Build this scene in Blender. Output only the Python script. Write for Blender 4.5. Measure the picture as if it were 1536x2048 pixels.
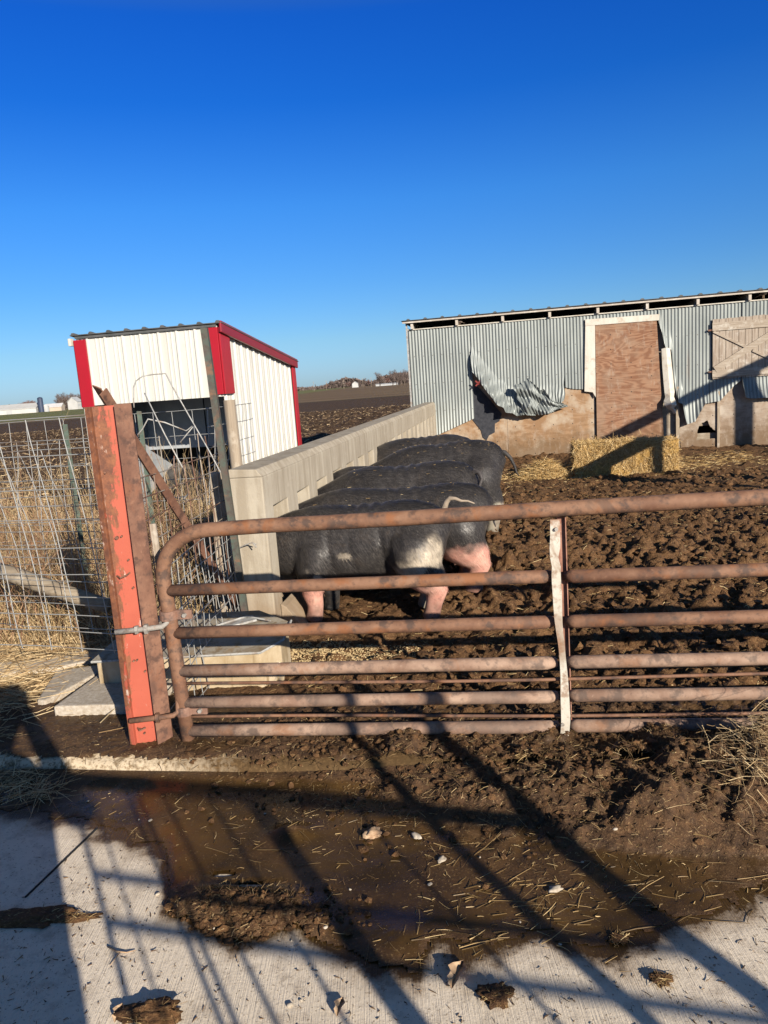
import bpy, bmesh, math, random
import numpy as np
from mathutils import Vector, Matrix

# ------------------------------------------------------------------ camera, sky, sun, exposure
scene = bpy.context.scene
for o in list(bpy.data.objects): bpy.data.objects.remove(o)
C = scene.collection
R = math.radians
FPX, PITCH, ROLL, EYE = 1500.0, R(9.7), R(4.1), 1.6
fw = Vector((0, math.cos(PITCH), -math.sin(PITCH)))
rt0 = Vector((1, 0, 0)); up0 = rt0.cross(fw)
rt = rt0 * math.cos(ROLL) - up0 * math.sin(ROLL)
up = rt0 * math.sin(ROLL) + up0 * math.cos(ROLL)
cam_d = bpy.data.cameras.new("camera"); cam = bpy.data.objects.new("camera", cam_d); C.objects.link(cam)
cam_d.sensor_fit = 'HORIZONTAL'; cam_d.sensor_width = 36.0; cam_d.lens = FPX / 1536 * 36
cam_d.clip_start = 0.02; cam_d.clip_end = 9000
m3 = Matrix((rt, up, -fw)).transposed()
cam.matrix_world = Matrix.Translation((0, 0, EYE)) @ m3.to_4x4()
scene.camera = cam

SUN_EL, SUN_AZ = R(18.7), R(152.0)          # azimuth clockwise from +Y
w = bpy.data.worlds.new("World"); scene.world = w; w.use_nodes = True
wn = w.node_tree.nodes; wl = w.node_tree.links
bgn = wn["Background"]; bgn.inputs["Strength"].default_value = 0.054
sky = wn.new("ShaderNodeTexSky"); sky.sky_type = 'NISHITA'; sky.sun_disc = False
sky.sun_elevation = SUN_EL; sky.sun_rotation = SUN_AZ
sky.air_density = 1.0; sky.dust_density = 0.35; sky.ozone_density = 4.5; sky.altitude = 200
hs = wn.new("ShaderNodeHueSaturation"); hs.inputs["Saturation"].default_value = 1.05; hs.inputs["Value"].default_value = 1.0
# deep clear winter sky: the sky's colour graded by elevation
wco = wn.new("ShaderNodeTexCoord"); wsx = wn.new("ShaderNodeSeparateXYZ"); wl.new(wco.outputs["Generated"], wsx.inputs[0])
wrp = wn.new("ShaderNodeValToRGB"); wl.new(wsx.outputs[2], wrp.inputs[0])
for i, (p, c) in enumerate([(0.02, (.647, .884, 1.334)), (.061, (.665, .894, 1.172)), (.13, (.50, .86, 1.244)), (.222, (.345, .852, 1.383)), (.33, (.113, .632, 1.395)), (.409, (.085, .576, 1.446)), (.50, (.95, .88, .80)), (.8, (1.05, .88, .72))]):
    e = wrp.color_ramp.elements; el = e[0] if i == 0 else (e[1] if i == 1 else e.new(p)); el.position = p; el.color = (*c, 1)
wmx = wn.new("ShaderNodeMix"); wmx.data_type = 'RGBA'; wmx.blend_type = 'MULTIPLY'; wmx.inputs[0].default_value = 1.0
wl.new(sky.outputs[0], hs.inputs["Color"]); wl.new(hs.outputs[0], wmx.inputs[6]); wl.new(wrp.outputs[0], wmx.inputs[7]); wl.new(wmx.outputs[2], bgn.inputs[0])

sl = bpy.data.lights.new("sun", 'SUN'); sl.energy = 5.0; sl.angle = R(0.45); sl.color = (1.0, 0.895, 0.75)
so = bpy.data.objects.new("sun", sl); C.objects.link(so)
sdir = Vector((math.sin(SUN_AZ) * math.cos(SUN_EL), math.cos(SUN_AZ) * math.cos(SUN_EL), math.sin(SUN_EL)))
so.rotation_euler = (-sdir).to_track_quat('-Z', 'Y').to_euler(); so.location = (6, -10, 8)

scene.view_settings.view_transform = 'Standard'; scene.view_settings.look = 'None'
scene.view_settings.exposure = 0.92; scene.view_settings.gamma = 1.0

rng = np.random.default_rng(7); random.seed(7)

# ------------------------------------------------------------------ helpers
def at(px, py, Y):
    """point of the line of sight through photo pixel (px, py) at distance Y in front of the camera"""
    d = fw + rt * ((px - 768) / FPX) - up * ((py - 1024) / FPX)
    return Vector((0, 0, EYE)) + d * (Y / d.y)
def gnd(px, py, z=0.0):
    d = fw + rt * ((px - 768) / FPX) - up * ((py - 1024) / FPX)
    return Vector((0, 0, EYE)) + d * ((z - EYE) / d.z)

_tab = rng.random((64, 64, 64)).astype(np.float32)
def vnoise(x, y, z=0.0):
    x = np.asarray(x, float); y = np.asarray(y, float); z = np.asarray(z, float) + 0 * x
    xi = np.floor(x).astype(int); yi = np.floor(y).astype(int); zi = np.floor(z).astype(int)
    fx = x - xi; fy = y - yi; fz = z - zi
    fx = fx * fx * (3 - 2 * fx); fy = fy * fy * (3 - 2 * fy); fz = fz * fz * (3 - 2 * fz)
    def g(a, b, c): return _tab[(xi + a) & 63, (yi + b) & 63, (zi + c) & 63]
    c00 = g(0,0,0)*(1-fx)+g(1,0,0)*fx; c10 = g(0,1,0)*(1-fx)+g(1,1,0)*fx
    c01 = g(0,0,1)*(1-fx)+g(1,0,1)*fx; c11 = g(0,1,1)*(1-fx)+g(1,1,1)*fx
    return (c00*(1-fy)+c10*fy)*(1-fz) + (c01*(1-fy)+c11*fy)*fz - 0.5
def fbm(x, y, z=0.0, sc=1.0, octv=4, gain=0.5):
    s = 0; a = 1.0; f = sc
    for i in range(octv):
        s = s + a * vnoise(np.asarray(x)*f + 7.3*i, np.asarray(y)*f + 3.1*i, np.asarray(z)*f + 1.7*i); a *= gain; f *= 2.03
    return s
def smooth(a, b, x):
    t = np.clip((np.asarray(x, float) - a) / (b - a), 0, 1); return t*t*(3-2*t)

class MB:
    def __init__(s): s.v = []; s.f = []; s.mi = []
    def add(s, vs, fs, m=0):
        o = len(s.v); s.v += [tuple(map(float, p)) for p in vs]
        s.f += [tuple(o + int(i) for i in f) for f in fs]; s.mi += [m] * len(fs); return s
    def box(s, c, size, rot=(0, 0, 0), m=0):
        hx, hy, hz = size[0]/2, size[1]/2, size[2]/2
        from mathutils import Euler
        rm = Euler(rot).to_matrix(); c = Vector(c)
        vs = [c + rm @ Vector((x*hx, y*hy, z*hz)) for x in (-1, 1) for y in (-1, 1) for z in (-1, 1)]
        return s.add(vs, [(0,1,3,2),(4,6,7,5),(0,4,5,1),(2,3,7,6),(0,2,6,4),(1,5,7,3)], m)
    def beam(s, p, q, a, b, upv=(0, 0, 1), m=0):
        """rectangular bar from p to q, a across, b along upv"""
        p = Vector(p); q = Vector(q); d = (q-p).normalized(); x = d.cross(Vector(upv)).normalized(); y = x.cross(d)
        vs = [e + x*(i*a/2) + y*(j*b/2) for e in (p, q) for i, j in ((-1,-1),(1,-1),(1,1),(-1,1))]
        return s.add(vs, [(3,2,1,0),(4,5,6,7),(0,1,5,4),(1,2,6,5),(2,3,7,6),(3,0,4,7)], m)
    def tube(s, pts, r, seg=8, m=0, cap=True, flat=1.0):
        pts = [Vector(p) for p in pts]; n = len(pts)
        rs = r if hasattr(r, '__len__') else [r]*n
        t0 = (pts[1]-pts[0]).normalized()
        ref = Vector((0,0,1)) if abs(t0.z) < .9 else Vector((1,0,0))
        x = t0.cross(ref).normalized(); vs = []; fs = []
        for i, p in enumerate(pts):
            t = (pts[min(i+1,n-1)] - pts[max(i-1,0)]).normalized()
            x = (x - t*x.dot(t)).normalized(); y = t.cross(x)
            for k in range(seg):
                a = 2*math.pi*k/seg; vs.append(p + x*(math.cos(a)*rs[i]) + y*(math.sin(a)*rs[i]*flat))
        for i in range(n-1):
            for k in range(seg):
                a, b = i*seg+k, i*seg+(k+1) % seg
                fs.append((a, b, b+seg, a+seg))
        if cap: fs.append(tuple(range(seg))[::-1]); fs.append(tuple((n-1)*seg+k for k in range(seg)))
        return s.add(vs, fs, m)
    def prism(s, poly, fn, d0, d1, m=0):
        """2D outline extruded from depth d0 to d1; fn(u, v, d) gives the point"""
        n = len(poly); vs = [fn(u, v, d0) for u, v in poly] + [fn(u, v, d1) for u, v in poly]
        fs = [tuple(range(n))[::-1], tuple(range(n, 2*n))] + [(i, (i+1) % n, n+(i+1) % n, n+i) for i in range(n)]
        return s.add(vs, fs, m)

def mesh_obj(name, v, f, mats, parent=None, smooth_=False, mi=None, bevel=0, loc=None, fixn=False):
    me = bpy.data.meshes.new(name); me.from_pydata([tuple(p) for p in v], [], [tuple(q) for q in f])
    for mt in (mats if isinstance(mats, (list, tuple)) else [mats]): me.materials.append(mt)
    if mi is not None and any(mi): me.polygons.foreach_set('material_index', mi)
    if fixn or bevel:
        bm = bmesh.new(); bm.from_mesh(me)
        bmesh.ops.recalc_face_normals(bm, faces=bm.faces)
        if bevel:
            ed = [e for e in bm.edges if len(e.link_faces) == 2 and e.calc_face_angle(0) > 0.6]
            bmesh.ops.bevel(bm, geom=ed, offset=bevel, segments=2, affect='EDGES', profile=.6, clamp_overlap=True)
        bm.to_mesh(me); bm.free()
    if smooth_: me.polygons.foreach_set('use_smooth', [True]*len(me.polygons))
    me.update()
    o = bpy.data.objects.new(name, me); C.objects.link(o)
    if parent: o.parent = parent
    if loc is not None: o.location = loc
    return o
def obj(name, mb, mats, parent=None, smooth_=False, bevel=0, loc=None, fixn=True):
    return mesh_obj(name, mb.v, mb.f, mats, parent, smooth_, mb.mi, bevel, loc, fixn)
def autosmooth(o, ang=40):
    me = o.data; me.polygons.foreach_set('use_smooth', [True]*len(me.polygons))
    bm = bmesh.new(); bm.from_mesh(me)
    for e in bm.edges: e.smooth = not (len(e.link_faces) == 2 and e.calc_face_angle(0) > R(ang))
    bm.to_mesh(me); bm.free(); return o
def thing(name, label, cat, loc=(0, 0, 0), rz=0, group=None):
    o = bpy.data.objects.new(name, None); C.objects.link(o); o.empty_display_size = .1
    o.location = loc; o.rotation_euler = (0, 0, rz); o['label'] = label; o['category'] = cat
    if group: o['group'] = group
    return o
def tag(o, label=None, cat=None, group=None, kind=None):
    if label: o['label'] = label
    if cat: o['category'] = cat
    if group: o['group'] = group
    if kind: o['kind'] = kind
    return o
def setattr_col(me, name, cols):
    a = me.color_attributes.new(name, 'FLOAT_COLOR', 'POINT')
    c = np.ones((len(me.vertices), 4), np.float32); c[:, :cols.shape[1]] = cols
    a.data.foreach_set('color', c.ravel())

# ------------------------------------------------------------------ materials
class MT:
    def __init__(s, name, rough=.8, spec=.3, metal=0.0):
        s.m = bpy.data.materials.new(name); s.m.use_nodes = True; s.nt = s.m.node_tree; s.n = s.nt.nodes; s.l = s.nt.links
        s.b = s.n["Principled BSDF"]; s.b.inputs["Roughness"].default_value = rough
        s.b.inputs["Specular IOR Level"].default_value = spec; s.b.inputs["Metallic"].default_value = metal
        s.co = s.n.new("ShaderNodeTexCoord")
    def vec(s, scale=(1, 1, 1), src="Object", rot=(0, 0, 0)):
        mp = s.n.new("ShaderNodeMapping"); mp.inputs["Scale"].default_value = scale; mp.inputs["Rotation"].default_value = rot
        s.l.new(s.co.outputs[src], mp.inputs[0]); return mp.outputs[0]
    def pos(s, scale=(1, 1, 1), rot=(0, 0, 0)):
        g = s.n.new("ShaderNodeNewGeometry"); mp = s.n.new("ShaderNodeMapping"); mp.inputs["Scale"].default_value = scale; mp.inputs["Rotation"].default_value = rot
        s.l.new(g.outputs["Position"], mp.inputs[0]); return mp.outputs[0]
    def noise(s, v, sc, det=5, rough=.6, dist=0, out="Fac"):
        n = s.n.new("ShaderNodeTexNoise"); s.l.new(v, n.inputs["Vector"]); n.inputs["Scale"].default_value = sc
        n.inputs["Detail"].default_value = det; n.inputs["Roughness"].default_value = rough; n.inputs["Distortion"].default_value = dist
        return n.outputs[out]
    def voro(s, v, sc, feature='F1', out="Distance"):
        n = s.n.new("ShaderNodeTexVoronoi"); n.feature = feature; s.l.new(v, n.inputs["Vector"]); n.inputs["Scale"].default_value = sc
        return n.outputs[out]
    def wave(s, v, sc, dist=2, det=2, dsc=1, direction='X', prof='SIN'):
        n = s.n.new("ShaderNodeTexWave"); n.bands_direction = direction; n.wave_profile = prof; s.l.new(v, n.inputs["Vector"])
        n.inputs["Scale"].default_value = sc; n.inputs["Distortion"].default_value = dist
        n.inputs["Detail"].default_value = det; n.inputs["Detail Scale"].default_value = dsc; return n.outputs["Fac"]
    def ramp(s, fac, stops, interp='LINEAR'):
        n = s.n.new("ShaderNodeValToRGB"); s.l.new(fac, n.inputs[0]); e = n.color_ramp.elements; n.color_ramp.interpolation = interp
        while len(e) > 1: e.remove(e[-1])
        for i, (p, c) in enumerate(stops):
            el = e[0] if i == 0 else e.new(p)
            el.position = p; c = (c, c, c) if not hasattr(c, '__len__') else c; el.color = (*c, 1)
        return n.outputs[0]
    def mix(s, fac, a, b, mode='MIX'):
        n = s.n.new("ShaderNodeMix"); n.data_type = 'RGBA'; n.blend_type = mode
        for i, x in ((0, fac), (6, a), (7, b)):
            if hasattr(x, 'is_linked') or isinstance(x, bpy.types.NodeSocket): s.l.new(x, n.inputs[i])
            elif i == 0: n.inputs[0].default_value = x
            else: n.inputs[i].default_value = (*x, 1)
        return n.outputs[2]
    def math(s, op, a, b=0.0):
        n = s.n.new("ShaderNodeMath"); n.operation = op
        for i, x in enumerate((a, b)):
            if isinstance(x, bpy.types.NodeSocket): s.l.new(x, n.inputs[i])
            else: n.inputs[i].default_value = x
        return n.outputs[0]
    def attr(s, name, out="Color"):
        n = s.n.new("ShaderNodeAttribute"); n.attribute_name = name; return n.outputs[out]
    def rand(s):
        n = s.n.new("ShaderNodeNewGeometry"); return n.outputs["Random Per Island"]
    def color(s, c):
        if isinstance(c, bpy.types.NodeSocket): s.l.new(c, s.b.inputs["Base Color"])
        else: s.b.inputs["Base Color"].default_value = (*c, 1)
        return s
    def rough(s, r): s.l.new(r, s.b.inputs["Roughness"]); return s
    def bump(s, h, st=.5, dist=.01):
        n = s.n.new("ShaderNodeBump"); n.inputs["Strength"].default_value = st; n.inputs["Distance"].default_value = dist
        s.l.new(h, n.inputs["Height"])
        prev = s.b.inputs["Normal"]
        if prev.is_linked: s.l.new(prev.links[0].from_socket, n.inputs["Normal"])
        s.l.new(n.outputs[0], prev); return s

def mat_concrete(name, c1, c2, dark, sc=6, stain=.35, broom=None, bumpd=.004):
    t = MT(name, .9, .2); p = t.pos()
    n1 = t.noise(p, sc*.35, 6, .65); n2 = t.noise(p, sc*6, 5, .7); n3 = t.noise(p, sc*28, 3, .6)
    col = t.mix(t.ramp(n1, [(.35, 0), (.68, 1)]), c1, c2)
    col = t.mix(t.ramp(n2, [(.5-stain*.3, .55), (.62, 0)]), col, dark)
    col = t.mix(t.ramp(n3, [(.62, 0), (.72, .6)]), col, dark)
    t.color(col); t.bump(n2, .5, bumpd); t.bump(n3, .5, bumpd*.6)
    if broom is not None:
        wv = t.noise(t.pos((160, 4, 1), (0, 0, broom)), 1.0, 3, .6); t.bump(wv, .55, .004)
    return t.m
M = {}
M['wall_conc'] = None
def concrete_wall():
    t = MT("feed_wall_concrete", .92, .15); p = t.pos()
    n1 = t.noise(p, 1.8, 6, .65); n2 = t.noise(p, 30, 5, .7); st = t.noise(t.pos((5, 5, .5)), 2.2, 5, .65, .3)
    col = t.mix(t.ramp(n1, [(.35, 0), (.68, 1)]), (.285, .25, .198), (.365, .328, .265))
    col = t.mix(t.ramp(st, [(.42, .55), (.56, 0)]), col, (.20, .165, .12))
    col = t.mix(t.ramp(n2, [(.60, 0), (.74, .55)]), col, (.22, .18, .13))
    col = t.mix(t.ramp(t.noise(p, 9, 4, .6), [(.62, 0), (.7, .5)]), col, (.38, .34, .28))
    g = t.n.new("ShaderNodeSeparateXYZ"); gg = t.n.new("ShaderNodeNewGeometry"); t.l.new(gg.outputs["Position"], g.inputs[0])
    low = t.math('ADD', g.outputs[2], t.math('MULTIPLY', t.noise(p, 5, 4), .35))
    col = t.mix(t.ramp(low, [(.22, .75), (.55, 0)]), col, (.2, .13, .075))     # splashed mud on the foot
    t.color(col); t.bump(n2, .6, .004); t.bump(n1, .3, .01); return t.m
M['wall_conc'] = concrete_wall()
def slurry_col(t, p, n1, n2, n3, wet):
    dry = t.mix(t.ramp(n2, [(.35, 0), (.65, 1)]), (.036, .018, .008), (.098, .050, .021))
    dry = t.mix(t.ramp(n3, [(.56, 0), (.70, .75)]), dry, (.29, .19, .09))
    dry = t.mix(t.ramp(n3, [(.30, .7), (.42, 0)]), dry, (.03, .016, .008))
    wc = t.mix(t.ramp(n1, [(.35, 0), (.65, 1)]), (.026, .015, .005), (.078, .043, .014))
    wc = t.mix(t.ramp(n3, [(.60, 0), (.70, .55)]), wc, (.24, .17, .07))
    return t.mix(wet, dry, wc)
def apron():
    t = MT("apron_concrete", .88, .3); p = t.pos()
    n1 = t.noise(p, 1.3, 6, .6); n2 = t.noise(p, 14, 6, .7); n3 = t.noise(p, 120, 3, .6); n4 = t.noise(p, 5, 6, .75)
    col = t.mix(t.ramp(n1, [(.3, 0), (.7, 1)]), (.58, .50, .39), (.70, .61, .49))
    col = t.mix(t.ramp(n4, [(.54, 0), (.72, .5)]), col, (.38, .31, .23))
    col = t.mix(t.ramp(n2, [(.34, .6), (.50, 0)]), col, (.36, .30, .235))
    col = t.mix(t.ramp(n3, [(.61, 0), (.68, .8)]), col, (.22, .165, .11))
    col = t.mix(t.ramp(t.voro(p, 34), [(.05, .85), (.10, 0)]), col, (.18, .125, .08))
    m = t.attr("mud", "Fac"); e = t.math('ADD', m, t.math('ADD', t.math('MULTIPLY', t.math('SUBTRACT', n2, .5), .10), t.math('MULTIPLY', t.math('SUBTRACT', n3, .5), .05)))
    film = t.ramp(t.math('MULTIPLY', t.math('ADD', e, .10), 4.0), [(.36, 0), (.56, 1)])                 # damp film of slurry feathering out
    damp = t.math('MAXIMUM', t.ramp(t.math('MULTIPLY', t.math('ADD', e, .10), 4.0), [(.12, 0), (.42, .6)]), t.math('MULTIPLY', t.ramp(n4, [(.56, 0), (.68, .55)]), t.ramp(m, [(0, 0), (.0, 0)]) if False else .5))
    col = t.mix(damp, col, (.27, .20, .135)); col = t.mix(film, col, slurry_col(t, p, n1, n2, t.noise(p, 110, 5, .7), film))
    t.color(col); t.rough(t.mix(film, (.9, .9, .9), (.28, .28, .28)))
    t.bump(t.noise(t.pos((210, 5, 1), (0, 0, R(12))), 1.0, 3, .65), .7, .004); t.bump(n3, .5, .002); t.bump(n2, .3, .004); return t.m
M['apron'] = apron()
def kerbm():
    t = MT("kerb_concrete", .9, .2); p = t.pos()
    n2 = t.noise(p, 9, 6, .7); n3 = t.noise(p, 60, 4, .6)
    sx = t.n.new("ShaderNodeSeparateXYZ"); g = t.n.new("ShaderNodeNewGeometry"); t.l.new(g.outputs["Position"], sx.inputs[0])
    # clean patch on the left end of the kerb only, dirt elsewhere
    e = t.math('ADD', sx.outputs[0], t.math('MULTIPLY', t.math('SUBTRACT', n2, .5), 1.6))
    f = t.ramp(t.math('MULTIPLY', t.math('ADD', e, 2.0), .4), [(.36, 0), (.52, 1)])
    col = t.mix(f, (.44, .36, .255), (.070, .042, .018)); col = t.mix(t.ramp(n3, [(.50, 0), (.64, .75)]), col, (.13, .08, .036)); col = t.mix(t.ramp(n2, [(.40, .85), (.50, 0)]), col, (.08, .05, .022))
    t.color(col); t.bump(n2, .6, .01); t.bump(n3, .6, .004); return t.m
M['kerb'] = kerbm()
M['slab'] = mat_concrete("slab_concrete", (.38, .34, .285), (.47, .425, .36), (.2, .15, .10), 7)

def mudm():
    t = MT("yard_mud", .85, .25); p = t.pos()
    n1 = t.noise(p, 1.1, 5, .6); n2 = t.noise(p, 16, 6, .72); n3 = t.noise(p, 90, 5, .7)
    col = t.mix(t.ramp(n1, [(.3, 0), (.7, 1)]), (.090, .044, .018), (.150, .078, .033))
    col = t.mix(t.ramp(n2, [(.38, .8), (.56, 0)]), col, (.040, .019, .008))
    col = t.mix(t.ramp(n3, [(.55, 0), (.68, .8)]), col, (.29, .185, .085)); col = t.mix(t.ramp(n3, [(.30, .7), (.42, 0)]), col, (.03, .014, .006))
    t.color(col); t.rough(t.ramp(n2, [(.3, .55), (.6, .92)])); t.bump(n2, .8, .03); t.bump(n3, .9, .010); return t.m
M['mud'] = mudm()
def poolm():
    t = MT("wet_manure", .5, .4); p = t.pos(); wet = t.attr("wet", "Fac")
    n2 = t.noise(p, 18, 6, .7); n3 = t.noise(p, 110, 5, .7); n1 = t.noise(p, 2.5, 5, .6)
    t.color(slurry_col(t, p, n1, n2, n3, wet))
    r = t.mix(wet, (.9, .9, .9), (.13, .13, .13)); t.rough(t.math('ADD', r, t.math('MULTIPLY', t.math('SUBTRACT', n2, .5), .3)))
    dryf = t.math('SUBTRACT', 1.0, t.math('MULTIPLY', wet, .85)); t.bump(t.math('MULTIPLY', n2, dryf), .45, .012); t.bump(t.math('MULTIPLY', n3, dryf), .8, .006); return t.m
M['pool'] = poolm()
def dirtm():
    t = MT("straw_covered_dirt", .95, .1); p = t.pos(); n1 = t.noise(p, 1.6, 5); n2 = t.noise(p, 40, 6, .7)
    col = t.mix(t.ramp(n1, [(.35, 0), (.65, 1)]), (.13, .085, .045), (.30, .215, .115))
    col = t.mix(t.ramp(n2, [(.36, .85), (.55, 0)]), col, (.045, .03, .018)); t.color(col); t.bump(n2, .8, .02); return t.m
M['dirt'] = dirtm()
def fieldm():
    t = MT("ploughed_field", .95, .1); p = t.pos()
    sx = t.n.new("ShaderNodeSeparateXYZ"); g = t.n.new("ShaderNodeNewGeometry"); t.l.new(g.outputs["Position"], sx.inputs[0])
    n1 = t.noise(p, 3.2, 6, .75); n2 = t.noise(p, .05, 3); n3 = t.noise(p, .9, 6, .8)
    near = t.mix(t.ramp(n1, [(.40, 0), (.62, 1)]), (.040, .024, .015), (.115, .074, .045))
    near = t.mix(t.ramp(n3, [(.58, 0), (.68, .55)]), near, (.22, .155, .092))
    far = t.mix(t.ramp(n2, [(.35, 0), (.65, 1)]), (.17, .115, .068), (.21, .15, .085))
    far = t.mix(t.ramp(t.noise(t.pos((.004, .05, 1)), 1.0, 3), [(.5, 0), (.56, .7)]), far, (.13, .085, .05))
    far = t.mix(t.ramp(n3, [(.3, .5), (.6, 0)]), far, (.12, .085, .05))
    yy = t.math('ADD', sx.outputs[1], t.math('MULTIPLY', t.math('SUBTRACT', n2, .5), 6))
    lo = t.math('GREATER_THAN', yy, 125.0)
    col = t.mix(lo, near, far)
    gl = t.math('MULTIPLY', t.math('GREATER_THAN', yy, 124.0), t.math('LESS_THAN', yy, 131.0))
    col = t.mix(gl, col, (.075, .055, .03))
    gg = t.math('MULTIPLY', t.math('GREATER_THAN', yy, 150.0), t.math('LESS_THAN', sx.outputs[0], -38.0))
    col = t.mix(gg, col, (.15, .15, .06))
    t.color(col); t.bump(n1, .7, .25); return t.m
M['field'] = fieldm()

def rust(name, base, pale, dark, orange=None, amt=.5, sc=1.0):
    t = MT(name, .75, .35); p = t.vec(); n1 = t.noise(p, 5*sc, 6, .65); n2 = t.noise(p, 40*sc, 5, .7); n3 = t.noise(t.vec((1, 1, 1)), 16*sc, 4, .6)
    col = t.mix(t.ramp(n1, [(.38, 0), (.66, 1)]), base, pale)
    col = t.mix(t.ramp(n3, [(.36, .85), (.48, 0)]), col, dark)
    if orange: col = t.mix(t.ramp(t.noise(p, 7*sc, 4, .6, .4), [(.56, 0), (.66, amt)]), col, orange)
    col = t.mix(t.ramp(n2, [(.58, 0), (.70, .65)]), col, pale); col = t.mix(t.ramp(n2, [(.30, .7), (.42, 0)]), col, dark)
    col = t.mix(t.ramp(t.noise(p, 2.2*sc, 5, .7, .6), [(.55, 0), (.60, .55)]), col, dark)
    t.color(col); t.bump(n2, .45, .003); t.bump(n3, .3, .003); return t.m
M['pipe'] = rust("rusty_pipe", (.110, .052, .031), (.205, .112, .068), (.055, .036, .029), (.19, .075, .03), .8)
M['pipe_pale'] = rust("dusty_rusty_pipe", (.185, .112, .078), (.31, .215, .158), (.10, .070, .056), (.21, .10, .05), .6)
M['pipe_dark'] = rust("rusty_pipe_dark", (.13, .066, .045), (.23, .14, .105), (.06, .045, .04), (.2, .08, .04), .6)
M['rust'] = rust("brown_rust", (.11, .052, .034), (.20, .105, .068), (.06, .032, .024), (.18, .07, .035), .5)
M['galv'] = rust("galvanised_steel", (.26, .26, .25), (.34, .34, .33), (.17, .155, .14), (.2, .12, .07), .5, 2)
M['strap'] = rust("worn_white_paint", (.42, .385, .32), (.50, .47, .41), (.24, .16, .11), (.26, .12, .06), .8, 1.2)
M['redstrap'] = rust("faded_red_paint", (.24, .105, .07), (.34, .20, .15), (.16, .075, .05), (.3, .10, .07), .6, 1.2)
M['bolt'] = rust("dull_grey_bolt", (.22, .205, .185), (.28, .265, .24), (.14, .11, .09), (.2, .10, .055), .5, 3)
def orangepost():
    t = MT("orange_paint_rust", .6, .35); p = t.vec(); ps = t.vec((4, 4, .8))
    n1 = t.noise(ps, 3.2, 6, .65, .4); n2 = t.noise(p, 24, 6, .75); n3 = t.noise(t.vec((30, 30, 1.2)), 1.0, 4, .6)
    col = t.mix(t.ramp(t.noise(p, 3, 4), [(.3, 0), (.7, 1)]), (.30, .066, .040), (.37, .090, .055))
    sx = t.n.new("ShaderNodeSeparateXYZ"); t.l.new(t.co.outputs["Object"], sx.inputs[0])
    # rust eats in from the left edge and down from the top
    edge = t.math('ADD', t.math('MULTIPLY', sx.outputs[0], -4.2), t.math('MULTIPLY', sx.outputs[2], .21))
    f = t.math('ADD', n1, t.math('SUBTRACT', edge, .18))
    f2 = t.math('ADD', f, t.math('MULTIPLY', t.math('SUBTRACT', n2, .5), .5))
    col = t.mix(t.ramp(f2, [(.545, 0), (.60, 1)]), col, t.mix(t.ramp(n2, [(.4, 0), (.65, 1)]), (.10, .042, .026), (.22, .085, .040)))
    col = t.mix(t.ramp(t.noise(p, 70, 4, .7), [(.66, 0), (.72, .7)]), col, (.09, .035, .025))
    wp = t.math('MULTIPLY', t.ramp(t.noise(ps, 5, 5, .7), [(.58, 0), (.63, 1)]), t.ramp(n2, [(.48, 0), (.56, 1)]))
    col = t.mix(t.math('MULTIPLY', wp, .75), col, (.50, .42, .36))
    col = t.mix(t.ramp(n3, [(.58, 0), (.7, .4)]), col, (.2, .07, .035))
    t.color(col); t.bump(n2, .4, .002); return t.m
M['orange'] = orangepost()

def tin():
    t = MT("galvanised_corrugated_tin", .5, .4, .25); p = t.vec(); n1 = t.noise(t.vec((1, 1, .35)), 2.2, 5, .6); n2 = t.noise(p, 45, 5, .7)
    col = t.mix(t.ramp(n1, [(.32, 0), (.68, 1)]), (.150, .168, .165), (.215, .235, .228))
    col = t.mix(t.ramp(n2, [(.58, 0), (.72, .5)]), col, (.30, .32, .31))
    col = t.mix(t.ramp(t.noise(p, 9, 5, .7), [(.62, 0), (.74, .6)]), col, (.12, .125, .12))
    col = t.mix(t.ramp(t.noise(t.vec((6, 6, .4)), 1.3, 4, .6), [(.62, 0), (.72, .5)]), col, (.17, .125, .09))
    sx = t.n.new("ShaderNodeSeparateXYZ"); t.l.new(t.co.outputs["Object"], sx.inputs[0])
    lap = t.math('LESS_THAN', t.math('ABSOLUTE', t.math('SUBTRACT', t.math('FRACT', t.math('DIVIDE', sx.outputs[0], .663)), .5)), .012)
    scx = t.math('LESS_THAN', t.math('ABSOLUTE', t.math('SUBTRACT', t.math('FRACT', t.math('DIVIDE', sx.outputs[0], .204)), .5)), .040)
    scz = t.math('LESS_THAN', t.math('ABSOLUTE', t.math('SUBTRACT', t.math('FRACT', t.math('DIVIDE', sx.outputs[2], .61)), .5)), .016)
    col = t.mix(t.math('MULTIPLY', lap, .45), col, (.08, .085, .085)); col = t.mix(t.math('MULTIPLY', scx, scz), col, (.05, .045, .04))
    col = t.mix(t.ramp(t.noise(t.vec((14, 14, .6)), 1.0, 5, .7), [(.66, 0), (.74, .6)]), col, (.19, .11, .07))
    t.color(col); t.bump(n2, .2, .002); return t.m
M['tin'] = tin()
def whitetin():
    t = MT("white_painted_steel", .42, .35); p = t.vec(); n = t.noise(t.vec((6, 6, .5)), 1.4, 5, .6); n2 = t.noise(p, 3, 5)
    col = t.mix(t.ramp(n, [(.45, 0), (.7, .5)]), (.48, .475, .44), (.40, .39, .35)); col = t.mix(t.ramp(n2, [(.55, 0), (.72, .4)]), col, (.37, .34, .29))
    sx = t.n.new('ShaderNodeSeparateXYZ'); t.l.new(t.co.outputs['Object'], sx.inputs[0]); lo = t.math('ADD', sx.outputs[2], t.math('MULTIPLY', t.noise(p, 9, 5, .7), .5))
    col = t.mix(t.ramp(lo, [(.75, .55), (1.35, 0)]), col, (.27, .22, .16)); t.bump(t.noise(p, 2.2, 3), .25, .03); t.color(col); return t.m
M['white'] = whitetin()
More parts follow.
